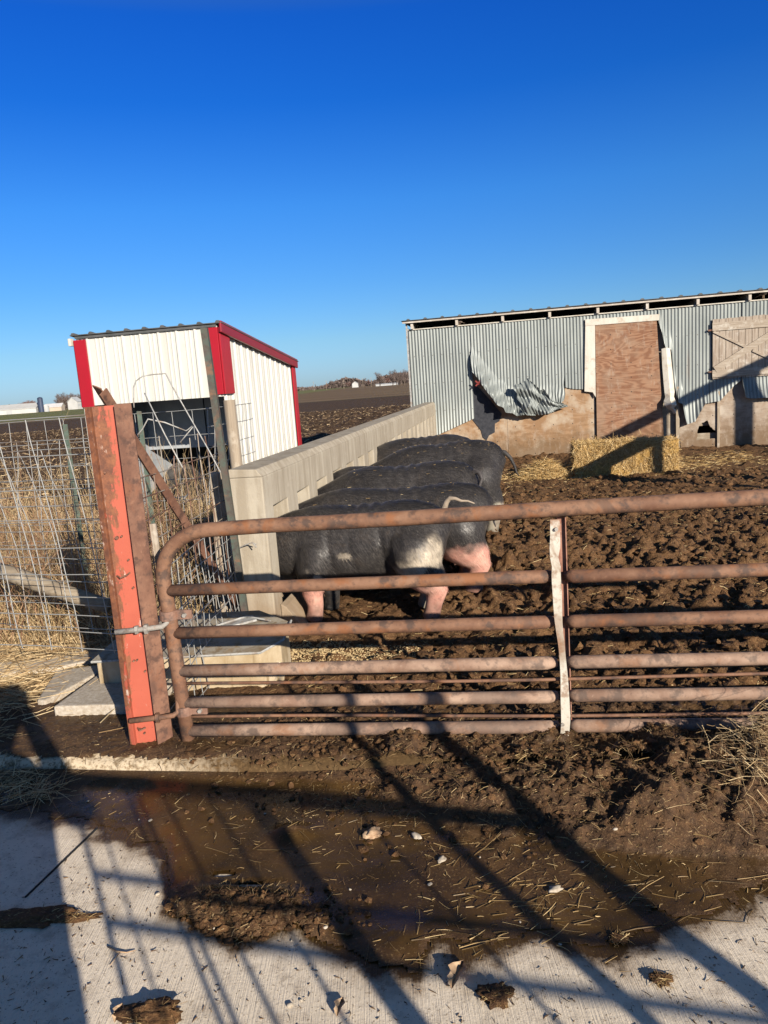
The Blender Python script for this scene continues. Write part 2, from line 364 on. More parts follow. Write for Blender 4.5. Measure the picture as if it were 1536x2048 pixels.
def plain(name, c, rough=.6, c2=None, sc=8, spec=.3, bump=.2):
    t = MT(name, rough, spec); n = t.noise(t.vec(), sc, 5, .65); c2 = c2 or tuple(x*.8 for x in c)
    t.color(t.mix(t.ramp(n, [(.35, 0), (.65, 1)]), c, c2)); t.bump(n, bump, .004); return t.m
M['red'] = plain("red_trim", (.30, .008, .018), .38, (.26, .009, .016), 3, .4, .05)
M['darkred'] = plain("dark_red_fascia", (.19, .008, .017), .4, (.165, .009, .016), 3, .4, .05)
M['roofdark'] = plain("dark_roof_steel", (.055, .06, .06), .5, (.09, .09, .09), 5)
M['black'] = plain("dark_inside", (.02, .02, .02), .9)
M['greyin'] = plain("grey_lining_board", (.24, .26, .285), .8, (.30, .32, .345), 6)
M['tgreen'] = rust("green_tpost_paint", (.040, .065, .052), (.075, .10, .08), (.07, .05, .035), (.15, .075, .04), .8, 2)
M['trust'] = rust("dark_rusty_tpost", (.075, .052, .042), (.05, .075, .062), (.05, .04, .035), (.16, .08, .045), .7, 1.5)
def wire(name, c, cr, amt):
    t = MT(name, .5, .5, .3); n = t.noise(t.vec(), 3, 4); t.color(t.mix(t.ramp(n, [(.62-amt, 0), (.72-amt, 1)]), c, cr)); return t.m
M['wire'] = wire("galvanised_wire", (.27, .275, .27), (.20, .14, .10), .05)
M['wire_rust'] = wire("rusting_wire", (.28, .25, .21), (.14, .07, .045), .16)
def plywood(name, c1, c2, c3, sc=1.0, rot=0.0, seed=0., grey=.2):
    t = MT(name, .85, .2); v = t.vec((.30*sc, 1, 1.15*sc), rot=(0, rot, 0))
    nv = t.n.new("ShaderNodeVectorMath"); nv.operation = 'ADD'; t.l.new(v, nv.inputs[0]); nv.inputs[1].default_value = (seed, seed*1.7, seed*.6)
    big = t.noise(nv.outputs[0], 1.7, 3, .55, .9)
    ring = t.math('SINE', t.math('MULTIPLY', big, 95.0)); ring = t.math('ADD', t.math('MULTIPLY', ring, .5), .5)
    fine = t.noise(t.vec((3, 3, 90)), 1.0, 4, .7); blot = t.noise(t.vec(), 2.1, 6, .65)
    col = t.mix(t.ramp(ring, [(.15, .85), (.85, 0)]), c1, c2)
    col = t.mix(t.ramp(fine, [(.45, .4), (.6, 0)]), col, c2)
    col = t.mix(t.ramp(blot, [(.45, 0), (.62, grey)]), col, c3)
    sx = t.n.new("ShaderNodeSeparateXYZ"); t.l.new(t.co.outputs["Object"], sx.inputs[0]); sp = t.noise(t.vec(), 7, 6, .75)
    lo = t.math('ADD', sx.outputs[2], t.math('MULTIPLY', sp, 1.1)); col = t.mix(t.ramp(lo, [(.52, .8), (.95, 0)]), col, (.12, .075, .04))
    col = t.mix(t.ramp(t.noise(t.vec((3, 3, 1)), 3.0, 6, .75), [(.54, 0), (.66, .5)]), col, (.30, .25, .20))
    nx = t.math('LESS_THAN', t.math('ABSOLUTE', t.math('SUBTRACT', t.math('FRACT', t.math('MULTIPLY', sx.outputs[0], 2.45)), .5)), .025)
    nz = t.math('LESS_THAN', t.math('ABSOLUTE', t.math('SUBTRACT', t.math('FRACT', t.math('MULTIPLY', sx.outputs[2], 3.3)), .5)), .035)
    col = t.mix(t.math('MULTIPLY', nx, nz), col, (.04, .03, .025))
    t.color(col); t.bump(fine, .3, .002); t.bump(ring, .15, .002); return t.m
M['ply_door'] = plywood("red_brown_plywood", (.27, .155, .095), (.150, .070, .040), (.24, .17, .12), 1.0, 0, 3.0, .55)
M['ply_low'] = plywood("weathered_tan_plywood", (.28, .18, .105), (.21, .125, .068), (.35, .29, .22), .8, 0, 9.0, .9)
M['ply_low2'] = plywood("grey_weathered_plywood", (.27, .21, .16), (.20, .15, .11), (.35, .305, .255), .8, 0, 14.0, .9)
def oldwood(name, c1, c2, c3, ax=(60, 60, 2.0)):
    t = MT(name, .9, .15); g = t.noise(t.vec(ax), 1.0, 5, .7); b = t.noise(t.vec(), 6, 6, .7)
    col = t.mix(t.ramp(g, [(.35, 0), (.65, 1)]), c1, c2); col = t.mix(t.ramp(b, [(.52, 0), (.66, .8)]), col, c3); t.color(col); t.bump(g, .6, .004); return t.m
M['board_v'] = oldwood("flaking_white_boards", (.33, .285, .235), (.20, .155, .12), (.42, .385, .34))
M['board_h'] = oldwood("flaking_white_rails", (.35, .305, .25), (.20, .155, .115), (.43, .40, .35), (2, 60, 60))
M['whitewood'] = oldwood("white_painted_trim", (.50, .475, .42), (.42, .39, .335), (.34, .28, .215), (8, 8, 2))
M['greywood'] = oldwood("silver_grey_wood", (.30, .25, .19), (.20, .16, .12), (.38, .34, .28))
M['greywood_h'] = oldwood("silver_grey_pole", (.26, .22, .165), (.16, .125, .09), (.34, .30, .24), (2, 60, 60))
M['greybeam'] = oldwood("weathered_eave_beam", (.42, .38, .33), (.32, .28, .24), (.52, .50, .46), (2, 60, 60))
def straw(name, stops, rough=.6):
    t = MT(name, rough, .3); t.color(t.ramp(t.rand(), stops)); return t.m
M['straw'] = straw("golden_straw", [(0, (.25, .145, .05)), (.4, (.39, .25, .095)), (.75, (.52, .37, .165)), (1, (.64, .50, .28))])
M['strawcore'] = plain("packed_straw", (.40, .26, .09), .9, (.16, .09, .03), 40, .1, .8)
M['weed'] = straw("dry_grass", [(0, (.18, .11, .05)), (.5, (.37, .26, .135)), (1, (.56, .44, .26))], .75)
M['weedstem'] = straw("brown_weed_stems", [(0, (.12, .06, .035)), (.6, (.24, .13, .075)), (1, (.36, .25, .15))], .8)
M['litter'] = straw("manure_straw", [(0, (.09, .05, .02)), (.45, (.22, .14, .06)), (.8, (.40, .29, .13)), (1, (.58, .45, .24))], .7)
M['fibre'] = straw('dung_fibre', [(0, (.030, .016, .008)), (.55, (.095, .055, .024)), (.85, (.21, .14, .065)), (1, (.46, .34, .18))], .8)
M['litterwet'] = straw("soaked_straw", [(0, (.06, .038, .014)), (.5, (.17, .11, .045)), (.85, (.32, .22, .10)), (1, (.48, .35, .17))], .5)
M['residue'] = straw("corn_residue", [(0, (.10, .065, .038)), (.6, (.22, .15, .085)), (1, (.46, .35, .21))], .8)
M['clod'] = straw("dark_litter_bits", [(0, (.05, .028, .014)), (.6, (.11, .065, .032)), (1, (.20, .13, .07))], .9)
M['stone'] = plain("pale_stone", (.42, .37, .30), .8, (.28, .235, .18), 30)
M['husk'] = plain("dry_husk", (.42, .30, .19), .8, (.24, .15, .09), 25)
def hide():
    t = MT("pig_coat", .5, .22); a = t.attr("coat"); p = t.vec()
    n = t.noise(t.vec((9, 90, 60), rot=(0, .75, 0)), 1.0, 4, .7); n2 = t.noise(p, 7, 5, .65); n3 = t.noise(p, 22, 5, .7)
    col = t.mix(t.ramp(n, [(.50, 0), (.72, .30)]), a, (.12, .105, .095), 'ADD')
    col = t.mix(t.ramp(n2, [(.56, 0), (.74, .35)]), col, (.10, .07, .045)); col = t.mix(t.ramp(n3, [(.30, .45), (.46, 0)]), col, (.05, .03, .022), 'MULTIPLY')
    t.color(col); t.b.inputs['Sheen Weight'].default_value = .13; t.b.inputs['Sheen Roughness'].default_value = .45; t.b.inputs['Sheen Tint'].default_value = (.55, .50, .46, 1)
    t.bump(n, .35, .004); t.bump(n2, .22, .02); t.rough(t.ramp(n2, [(.3, .46), (.7, .66)])); return t.m
M['hide'] = hide()
def bristle():
    t = MT("pig_bristles", .42, .5); t.color(t.attr("coat")); return t.m
M['bristle'] = bristle()

# ------------------------------------------------------------------ the ground
def wallx(y): return -0.895 + (np.asarray(y) - 5.0) * 0.1727          # centre line of the feed wall
def yard_z(x, y): return -0.17 * smooth(6.5, 15.0, y) + 0.0 * x
def grid_mesh(name, xs, ys, zf, mt, keep=None, smooth_=True):
    X, Y = np.meshgrid(xs, ys); Z = zf(X, Y); n, m = X.shape
    idx = np.arange(n*m).reshape(n, m)
    q = np.stack([idx[:-1, :-1], idx[:-1, 1:], idx[1:, 1:], idx[1:, :-1]], -1).reshape(-1, 4)
    if keep is not None:
        K = keep(X, Y).ravel(); q = q[K[q].all(1)]
        used = np.unique(q); re = np.full(n*m, -1); re[used] = np.arange(len(used)); q = re[q]
        V = np.stack([X.ravel(), Y.ravel(), Z.ravel()], 1)[used]
    else: V = np.stack([X.ravel(), Y.ravel(), Z.ravel()], 1)
    me = bpy.data.meshes.new(name); me.from_pydata(V.tolist(), [], q.tolist()); me.materials.append(mt)
    if smooth_: me.polygons.foreach_set('use_smooth', [True]*len(me.polygons))
    o = bpy.data.objects.new(name, me); C.objects.link(o); o['kind'] = 'structure'; return o, V

# far field, to the horizon
fz = -0.35
obj_f = mesh_obj('field', [(-4000, -60, fz-.3), (4000, -60, fz-.3), (4000, 7000, fz-.3), (-4000, 7000, fz-.3)], [(0, 1, 2, 3)], M['field']); obj_f['kind'] = 'structure'
def field_z(X, Y):
    d = np.hypot(X, Y)
    h = (np.abs(fbm(X, Y, 3.3, 1.4, 4, .6)) * .35 - .07) + fbm(X, Y, 1.0, .35, 2) * .12
    edge = smooth(12.2, 13.5, Y) * (1 - smooth(60, 74, Y))
    return fz + .2*(1-smooth(14, 60, Y)) - .28*smooth(60, 75, Y) + h * (.45 + .55*smooth(20, 40, Y)) * edge
f1, _ = grid_mesh('field', np.linspace(-34, 9, 300), 12.0 + 64*np.linspace(0, 1, 330)**1.7, field_z, M['field'], keep=lambda X, Y: (X < wallx(Y) + .35 + 100*(Y > 17.1)))

# mud of the pigs' yard
def mud_h(x, y):
    r = np.clip((x - wallx(y)) / 1.6, 0, 1)
    lump = np.abs(fbm(x, y, 5.1, 3.1, 4, .58))                         # trodden craters and ridges
    lump2 = fbm(x, y, 2.2, 9.0, 4, .62)
    amp = .135 * smooth(.15, .9, r) * smooth(3.2, 4.0, y) * (1 - .45*smooth(6.5, 10, y)) + .035
    h = lump*amp*.50 + np.abs(fbm(x, y, 8.3, 7.2, 4, .6))*(.012 + .105*r*(1 - .45*smooth(6.5, 11, y))) + lump2*(.022 + .022*r) + np.abs(fbm(x, y, 6.2, 15.0, 3, .6))*(.014 + .040*r) + fbm(x, y, 9.1, .8, 3)*.05*r
    h -= .06*r
    pit = np.clip(fbm(x, y, 8.8, 4.3, 2) - .18, 0, 1); h -= pit * .22 * r * (1 - .5*smooth(6.5, 10, y))
    h += np.clip(fbm(x, y, 4.7, 5.6, 3) - .12, 0, 1) * .20 * smooth(.5, 1, r) * smooth(3.7, 4.6, y) * (1-smooth(6.3, 9, y))
    heap = .30*np.exp(-(((x-7.4)/1.3)**2 + ((y-13.6)/.8)**2)) + .12*np.exp(-(((x-5.9)/.6)**2 + ((y-14.9)/.5)**2))
    return h + yard_z(x, y) + heap * .4
ys = np.concatenate([np.arange(3.28, 6.8, .020), np.arange(6.8, 10, .034), np.arange(10, 17.6, .06)])
yard, yv = grid_mesh('mud_yard', np.concatenate([np.arange(-1.25, 4.2, .022), np.arange(4.2, 13, .09)]), ys, mud_h, M['mud'],
    keep=lambda X, Y: (X > wallx(Y) - .05 - .3*(Y < 4.95)) )
# dirt alley and verge left of the wall and post
def dirt_h(x, y): return fbm(x, y, 1.5, 1.7, 4)*.06 + fbm(x, y, 2.5, 12, 3)*.02 - .01 - .2*smooth(8, 13, y) - .05*smooth(-1.2, -1.0, x)*(y < 4.9)
dirt, _ = grid_mesh('dirt_ground', np.arange(-9.5, 1.2, .06), np.arange(3.28, 13.4, .05), dirt_h, M['dirt'], keep=lambda X, Y: X < np.where(Y > 4.95, wallx(Y) + .06, -1.1))

# concrete apron in front and the raised concrete edge it meets
AZ = -0.07
def kline(x): return 3.247 - (x + 1.719) * 0.1712 + .012*np.sin(x*1.3)            # front edge of the kerb
mb = MB(); xs = np.linspace(-2.6, 5.0, 180)
prof = lambda x: [(0, -.10), (.004, -.035 + .004*vnoise(x*14, 3)), (.022 + .012*vnoise(x*9, 1), .000 + .012*vnoise(x*11, 2)), (.75, .004), (.75, -.1)]
vs = []; fs = []
for i, x in enumerate(xs):
    for a, z in prof(x): vs.append((x + a*.17, float(kline(x)) + a*.985, z))
for i in range(len(xs)-1):
    for k in range(4): a = i*5+k; fs.append((a, a+5, a+6, a+1))
kb = mesh_obj('kerb', vs, fs, M['kerb'], smooth_=True); kb['kind'] = 'structure'
# joint cut in the apron
mb = MB(); mb.beam((-1.34, 2.36, AZ+.001), (-1.235, 2.76, AZ+.001), .008, .004)
tag(obj('apron_joint', mb, M['black']), kind='structure')

# manure washed over the kerb on to the apron
OUT = np.array([(-2.2,2.95),(-1.682,2.874),(-1.594,2.863),(-1.396,2.786),(-1.2,2.69),(-1.086,2.60),(-1.06,2.55),(-.98,2.53),(-.91,2.50),(-.885,2.42),(-.86,2.33),(-.83,2.22),(-.70,2.12),(-.565,2.041),(-.46,2.03),(-.371,2.085),(-.318,2.017),(-.22,1.93),(-.121,1.874),(.004,1.828),(.03,1.90),(.06,1.95),(.14,1.91),(.237,1.887),(.33,1.94),(.409,1.947),(.5,1.86),(.578,1.837),(.65,1.88),(.707,1.919),(.956,2.017),(1.098,2.068),(1.5,2.2),(2.6,2.4)])
def pool_mask(X, Y):
    return Y - np.interp(X, OUT[:, 0], OUT[:, 1]) + fbm(X, Y, 6.6, 9, 5, .6)*.085
hole = [(-.55, 2.335, .07, .014), (-.66, 2.405, .04, .011)]           # dry islands
lumpdef = [(-.60,2.20,.15,.09,.040),(-.40,2.10,.10,.06,.060),(-.72,2.25,.12,.06,.028),(-.45,2.20,.12,.06,.025),(-.44,2.62,.08,.05,.030),(-.06,2.02,.1,.09,.02),
           (.25,2.72,.28,.12,.055),(.62,2.68,.28,.17,.10),(1.02,2.62,.30,.18,.11),(1.35,2.66,.25,.2,.14),(.85,2.42,.25,.13,.045),(1.25,2.35,.25,.12,.04),(.0,2.82,.18,.06,.035),(1.7,2.6,.4,.25,.12)]
def pool_z(X, Y):
    m = pool_mask(X, Y)
    base = smooth(.03, .20, m)*.008 - .004*(1-smooth(.0, .08, m)) + (fbm(X, Y, 2.7, 16, 4)*.006 + fbm(X, Y, 1.9, 45, 2)*.0025)*(.35 + .65*smooth(.2, .8, X))
    cl = np.abs(fbm(X, Y, 7.7, 24, 4, .68))*1.2 + fbm(X, Y, 3.3, 50, 2)*.3
    for cx, cy, rx, ry, h in lumpdef:
        g = np.exp(-(((X-cx)/rx)**2 + ((Y-cy)/ry)**2)); base = base + h*g*(.80 + .22*cl)*smooth(.02, .10, m)
    base = base + cl*.012*smooth(-.2, .5, X)*smooth(2.2, 2.6, Y)
    base = base + smooth(.05, .5, X)*smooth(2.30, 2.55, Y)*np.clip(fbm(X, Y, 9.9, 6.5, 4, .6) + .05, -.12, .6)*.13
    for cx, cy, rx, ry in hole: base = base - .014*np.exp(-((((X-cx)+(Y-cy)*1.5)/rx)**2 + ((Y-cy)/ry)**2))
    # heap banked over the kerb on the right
    kd = Y - kline(X)
    base = base + smooth(-.13, -.01, kd + .03*fbm(X, Y, 3.2, 9, 3))*.026*(1 - smooth(-.5, .0, X))
    base = base + smooth(-.16, .03, kd + .05*fbm(X, Y, 2.2, 7, 2)) * (.062*smooth(-.55, .15, X) + .02*np.abs(fbm(X, Y, 1.1, 22, 4))*smooth(-.9,.2,X))
    return AZ + base
def film_mask(X, Y):
    m = pool_mask(X, Y)
    for cx, cy, rx, ry in hole: m = m - .5*np.exp(-((((X-cx)+(Y-cy)*1.3)/rx)**2 + ((Y-cy)/ry)**2)*.8)
    return m
AX0, AX1, AY0 = -2.6, 2.6, 1.2
ap = mesh_obj('concrete_apron', [(-7, -8, AZ), (9, -8, AZ), (9, AY0, AZ), (-7, AY0, AZ), (AX0, AY0, AZ), (AX0, 3.7, AZ), (-7, 4.6, AZ), (AX1, AY0, AZ), (9, 2.4, AZ), (AX1, 2.75, AZ)], [(0, 1, 2, 7, 4, 3), (3, 4, 5, 6), (7, 2, 8, 9)], M['apron']); ap['kind'] = 'structure'
setattr_col(ap.data, 'mud', np.full((10, 3), -.5))
ap2, av = grid_mesh('concrete_apron', np.linspace(AX0, AX1, 330), np.linspace(AY0, 3.62, 170), lambda X, Y: AZ + 0*X, M['apron'], keep=lambda X, Y: Y < kline(X) + .06)
setattr_col(ap2.data, 'mud', np.repeat(np.clip(film_mask(av[:, 0], av[:, 1]), -.5, .5)[:, None], 3, 1))
pool, pv = grid_mesh('manure_slurry', np.arange(-2.2, 2.3, .0105), np.arange(1.75, 3.25, .0105), pool_z, M['pool'],
    keep=lambda X, Y: (pool_mask(X, Y) > .02) & (Y < kline(X) + .02) & (pool_z(X, Y) > AZ + .0012))
wet = smooth(.03, .16, pool_mask(pv[:, 0], pv[:, 1])) * (1 - smooth(.022, .042, pv[:, 2] - AZ)) * (1 - .5*smooth(.0, .35, fbm(pv[:, 0], pv[:, 1], 4.1, 4, 3)))
setattr_col(pool.data, 'wet', np.repeat(wet[:, None], 3, 1))
# dung trodden into the kerb top, under the gate
def ktop_z(X, Y):
    kd = Y - kline(X); cl = np.abs(fbm(X, Y, 3.9, 24, 4, .68))*1.5 + .5*np.clip(fbm(X, Y, 6.9, 7, 2), 0, 1)
    edge = smooth(.004, .055, kd + fbm(X, Y, 5.5, 10, 3)*.07 + .09*smooth(-.5, .3, X))
    return -.016 + edge*(.026 + .020*cl*smooth(-1.2, .2, X) + .010*cl + .016*smooth(-.6, .3, X) + smooth(-.5, .4, X)*np.clip(fbm(X, Y, 1.9, 7.5, 4, .6), -.08, .5)*.10) + .006 + fbm(X, Y, 2.9, 48, 2)*.004*edge
ktop, kv = grid_mesh('trodden_dung', np.arange(-2.6, 3.2, .013), np.arange(2.3, 3.95, .013), ktop_z, M['pool'],
    keep=lambda X, Y: (Y > kline(X) + .012) & (Y < kline(X) + .62) & (ktop_z(X, Y) > .004))
setattr_col(ktop.data, 'wet', np.repeat((smooth(.1, -.12, fbm(kv[:, 0], kv[:, 1], 4.4, 3.0, 3))*.45)[:, None], 3, 1))

# ------------------------------------------------------------------ the concrete feed wall
t = thing('feed_wall', 'long tan concrete wall with a row of feeding openings along its foot', 'wall', (-1.03, 4.87, 0), R(-9.8))
mb = MB(); Lw = 12.35; comb = [(0, 1.062), (0, -.15)]; k = 0
while .185 + .5975*k < Lw - .5:
    y0 = .185 + .5975*k; comb += [(y0, -.15), (y0, .842), (y0 + .335, .842), (y0 + .335, -.15)]; k += 1
comb += [(Lw, -.15), (Lw, 1.062)]
mb.prism(comb, lambda u, v, d: (d, u, v), 0, .262); obj('panel', mb, M['wall_conc'], t, bevel=.009)
mb = MB(); mb.prism([(0, 1.0625), (.262, 1.0625), (.224, 1.112), (.04, 1.12)], lambda u, v, d: (u, d, v), 0, Lw); obj('coping', mb, M['wall_conc'], t, bevel=.006)
mb = MB(); mb.prism([(.265, -.3), (.265, .17), (.30, .15), (.43, -.02), (.43, -.3)], lambda u, v, d: (u, d, v), .12, Lw)
obj('sloped_footing', mb, M['wall_conc'], t, bevel=.006)

# ------------------------------------------------------------------ the tin barn
barn = thing('barn', 'long grey corrugated tin barn with torn lower sheets and a boarded doorway', 'barn', (.82, 17.0, 0), R(-11.5))
PITCHC = .068
def corr_panel(name, u0, u1, bot, outf=None, top=2.715, base=0.0, mt='tin', rows=16, flat=None, lean=None):
    us = np.arange(u0, u1 + 1e-6, PITCHC/8); 
    if us[-1] < u1: us = np.append(us, u1)
    b = np.interp(us, [p[0] for p in bot], [p[1] for p in bot]) + .012*vnoise(us*9, 2.5)
    ss = np.linspace(0, 1, rows)**.75; vs = []; fs = []
    for s in ss:
        z = top + (b - top)*s
        y = base - .0085*np.sin(2*math.pi*us/PITCHC) + .006*vnoise(us*1.2, z*1.5)
        du = 0*us
        if outf is not None:
            dy, du = outf(us, z, b); y = y - dy
        vs += list(zip(us + du, y, z))
    n = len(us)
    for i in range(rows-1):
        for k in range(n-1): a = i*n+k; fs.append((a, a+1, a+n+1, a+n))
    return mesh_obj(name, vs, fs, M[mt], barn, True)
def flare(h, amt, p=1.6): return lambda u, z, b: (amt*np.clip((b + h - z)/h, 0, 1)**p, 0*u)
def tear(u, z, b):
    s = np.clip((b + .55 - z)/.55, 0, 1); k = np.interp(u, [1.365, 1.6, 2.2, 2.7, 3.33], [.20, .30, .26, .14, .06])
    fold = np.abs(((u*3.1 + z*1.9 + .3*vnoise(u*3, z*3)) % 1) - .5)*2                       # creased, not draped
    fold2 = np.abs(((u*1.7 - z*3.3) % 1) - .5)*2
    return s**1.3*(k*(.55 + .5*fold) + .10*fold2*np.interp(u, [1.365, 2, 3.3], [.2, 1, .4])), -.05*s*fold
corr_panel('tin_sheet', 0, 1.36, [(0, .25), (.43, .34), (.9, .52), (1.26, .66), (1.36, .70)], flare(.5, .05))
corr_panel('tin_sheet', 1.365, 3.33, [(1.365, 1.72), (1.5, 1.55), (1.7, 1.27), (1.85, 1.07), (1.9, .99), (2.05, .90), (2.1, .80), (2.22, .77), (2.3, .70), (2.5, .72), (2.7, .68), (2.8, .76), (3.05, .79), (3.1, .74), (3.25, .84), (3.33, .98)], tear, base=-.012, rows=40)
corr_panel('tin_sheet', 3.335, 3.80, [(3.33, 1.24), (3.5, 1.20), (3.8, 1.17)])
corr_panel('tin_sheet', 3.80, 5.25, [(3.8, 2.60), (5.25, 2.60)], rows=4)
corr_panel('tin_sheet', 5.25, 5.62, [(5.25, 2.45), (5.31, 2.25), (5.38, 1.93), (5.50, 1.87), (5.54, 1.3), (5.62, .77)], flare(.4, .05))
corr_panel('tin_sheet', 5.62, 6.22, [(5.62, .77), (5.70, .74), (5.74, .5), (5.79, .31), (5.95, .36), (6.05, .55), (6.15, .72), (6.22, .72)], flare(.5, .14))
corr_panel('tin_sheet', 6.22, 6.86, [(6.2, .72), (6.45, .75), (6.72, 1.05), (6.86, 1.15)], flare(.3, .05))
corr_panel('tin_sheet', 6.865, 12, [(6.865, 1.05), (6.92, .80), (7.0, .77), (8.2, .75), (12, .7)], flare(.4, .16), base=-.014)
# sheet crumpled outward with its edge turned up
vs = []; fs = []; n = 90; r_ = 22
for i in range(r_):
    f_ = i/(r_-1)
    for k in range(n):
        q = k/(n-1); u = 2.28 + .98*q + .16*f_ - .10*abs(((f_*2.2 + q) % 1) - .5)
        topz = np.interp(q, [0, .06, .16, .30, .36, .55, .62, .80, 1], [1.30, 1.40, 1.37, 1.50, 1.42, 1.22, 1.25, 1.0, .93])
        botz = np.interp(q, [0, .1, .25, .3, .6, .7, 1], [.80, .70, .74, .69, .72, .78, .84]); z = topz + (botz - topz)*f_
        c1 = abs(((q*2.3 + f_*.8) % 1) - .5)*2; c2 = abs(((q*1.1 - f_*1.9 + .2) % 1) - .5)*2
        y = -.12 - .13*c1*(.4+.6*f_) - .11*c2 - .06*(1-f_) + .016*math.sin(2*math.pi*(u - .25*f_)/PITCHC)
        y *= np.interp(q, [0, .8, 1], [1, .9, .45])
        vs.append((u, y, z))
for i in range(r_-1):
    for k in range(n-1): a = i*n+k; fs.append((a, a+1, a+n+1, a+n))
mesh_obj('crumpled_sheet', vs, fs, M['tin'], barn, True)
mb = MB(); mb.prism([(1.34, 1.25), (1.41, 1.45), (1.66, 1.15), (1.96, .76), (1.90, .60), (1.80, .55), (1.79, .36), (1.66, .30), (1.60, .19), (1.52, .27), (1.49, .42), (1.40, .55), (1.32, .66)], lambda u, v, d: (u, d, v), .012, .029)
obj('shade_patch', mb, plain("dark_flap_shade", (.022, .024, .030), .85, (.04, .042, .05), 12, .2, .6), barn)  # dark sheet standing in for the shade below the torn flap
board_back = MB(); board_back.box((5.5, .10, .8), (.9, .02, 3.2)); obj('backing_board', board_back, M['greywood'], barn)
mb = MB()
for a in (-.78, .78): mb.box((1.49, -.185, 1.46), (.16, .006, .032), (0, a, 0))
obj('painted_cross', mb, plain("faded_red_marking", (.20, .035, .03), .8), barn)
P = lambda u, v, d: (u, d, v)
def board(name, poly, y0, y1, mt, par=None, bevel=0): 
    mb = MB(); mb.prism(poly, P, y0, y1); return obj(name, mb, M[mt], par or barn, bevel=bevel)
def ragged(p, n=6, a=.02):
    out = []
    for i in range(len(p)):
        q = p[(i+1) % len(p)]
        for k in range(n): f = k/n; out.append((p[i][0]+(q[0]-p[i][0])*f + (random.uniform(-a, a) if k else 0), p[i][1]+(q[1]-p[i][1])*f + (random.uniform(-a, a) if k else 0)))
    return out
board('lower_boarding', [(.0, -.45), (2.07, -.45), (2.07, 1.9), (.0, 1.9)], .03, .045, 'ply_low')
board('lower_boarding', [(2.075, -.45), (3.955, -.45), (3.955, 1.22), (3.3, 1.28), (3.2, 1.9), (2.075, 1.9)], .032, .047, 'ply_low')
dr = board('boarded_door', [(3.965, -.4), (5.365, -.4), (5.215, 2.49), (3.985, 2.50)], -.030, -.010, 'ply_door', bevel=.003)
dr['label'] = 'reddish brown plywood sheet closing the doorway'
mb = MB(); mb.prism([(3.78, 2.495), (5.26, 2.485), (5.27, 2.61), (3.78, 2.625)], P, -.05, -.012); mb.prism([(3.78, 2.49), (3.978, 2.492), (3.960, .99), (3.9, 1.10), (3.73, 1.13)], P, -.048, -.012)
obj('door_frame', mb, M['whitewood'], barn, bevel=.003)
# white sheet edge bent out beside the door
vs = []; fs = []; prof2 = [(5.30, 5.47, 1.90, 0), (5.31, 5.50, 1.55, .02), (5.33, 5.53, 1.25, .03), (5.35, 5.55, 1.0, .03), (5.36, 5.53, .90, .08), (5.32, 5.55, .82, .16), (5.34, 5.57, .73, .20), (5.40, 5.52, .66, .13), (5.47, 5.56, .63, .10), (5.53, 5.57, .54, .07)]
for a, b, z, d in prof2: vs += [(a, -.07-d*.6, z), ((a+b)/2, -.09-d, z + .02), (b, -.05-d*.7, z)]
for i in range(len(prof2)-1):
    for k in range(2): a = i*3+k; fs.append((a, a+1, a+4, a+3))
o = mesh_obj('bent_trim', vs, fs, M['whitewood'], barn, False)
sm = o.modifiers.new('s', 'SOLIDIFY'); sm.thickness = .004
board('lower_boarding', ragged([(5.70, -.5), (6.40, -.5), (6.40, -.03), (6.0, -.05), (6.02, .12), (6.08, .30), (6.22, .36), (6.28, .22), (6.40, .10), (6.42, .95), (5.9, .95), (5.80, .4), (5.66, .2)], 4, .012), .03, .045, 'ply_low2')
board('lower_boarding', [(6.455, -.6), (8.4, -.6), (8.4, 1.2), (6.455, 1.2)], .028, .043, 'ply_low2')
board('lower_boarding', [(8.405, -.6), (12, -.6), (12, 1.2), (8.405, 1.2)], .030, .045, 'ply_low2')
mb = MB(); mb.box((6.43, .01, .3), (.05, .05, 1.3)); mb.box((5.62, .0, .3), (.07, .06, 1.6)); obj('post', mb, M['greywood'], barn, bevel=.004)
mb = MB(); mb.box((6.15, .14, .0), (.6, .03, .17)); mb.box((6.2, .16, .30), (.5, .03, .12)); obj('inner_plank', mb, M['greywood_h'], barn)
# X-braced hatch
h = obj('hatch', MB(), M['board_v'], barn)
bpy.data.objects.remove(h)
mb = MB(); x = 6.30; 
while x < 7.68:
    wd = .125; mb.box((x+wd/2, -.045, 1.815 + random.uniform(-.006, .006)), (wd-.006, .022, 1.20 + random.uniform(0, .02))); x += wd
hatch = obj('hatch', mb, M['board_v'], barn, bevel=.002); hatch['label'] = 'flaking white board hatch with crossed braces'
for z, hh in ((2.26, .165), (1.315, .15)): mb = MB(); mb.box((6.99, -.070, z), (1.40, .024, hh)); obj('rail', mb, M['board_h'], hatch, bevel=.003)
mb = MB(); mb.beam((6.34, -.078, 1.40), (7.64, -.078, 2.18), .024, .125, (0, 0, 1)); obj('brace', mb, M['board_h'], hatch, bevel=.003)
for p_, q_ in (((6.31, -.072, 2.17), (6.96, -.072, 1.795)), ((7.06, -.072, 1.735), (7.66, -.072, 1.40))): mb = MB(); mb.beam(p_, q_, .022, .05, (0, 0, 1)); obj('brace', mb, M['board_h'], hatch, bevel=.003)
for z in (1.36, 2.2): mb = MB(); mb.box((6.26, -.05, z), (.10, .03, .03)); obj('hinge', mb, M['rust'], hatch)
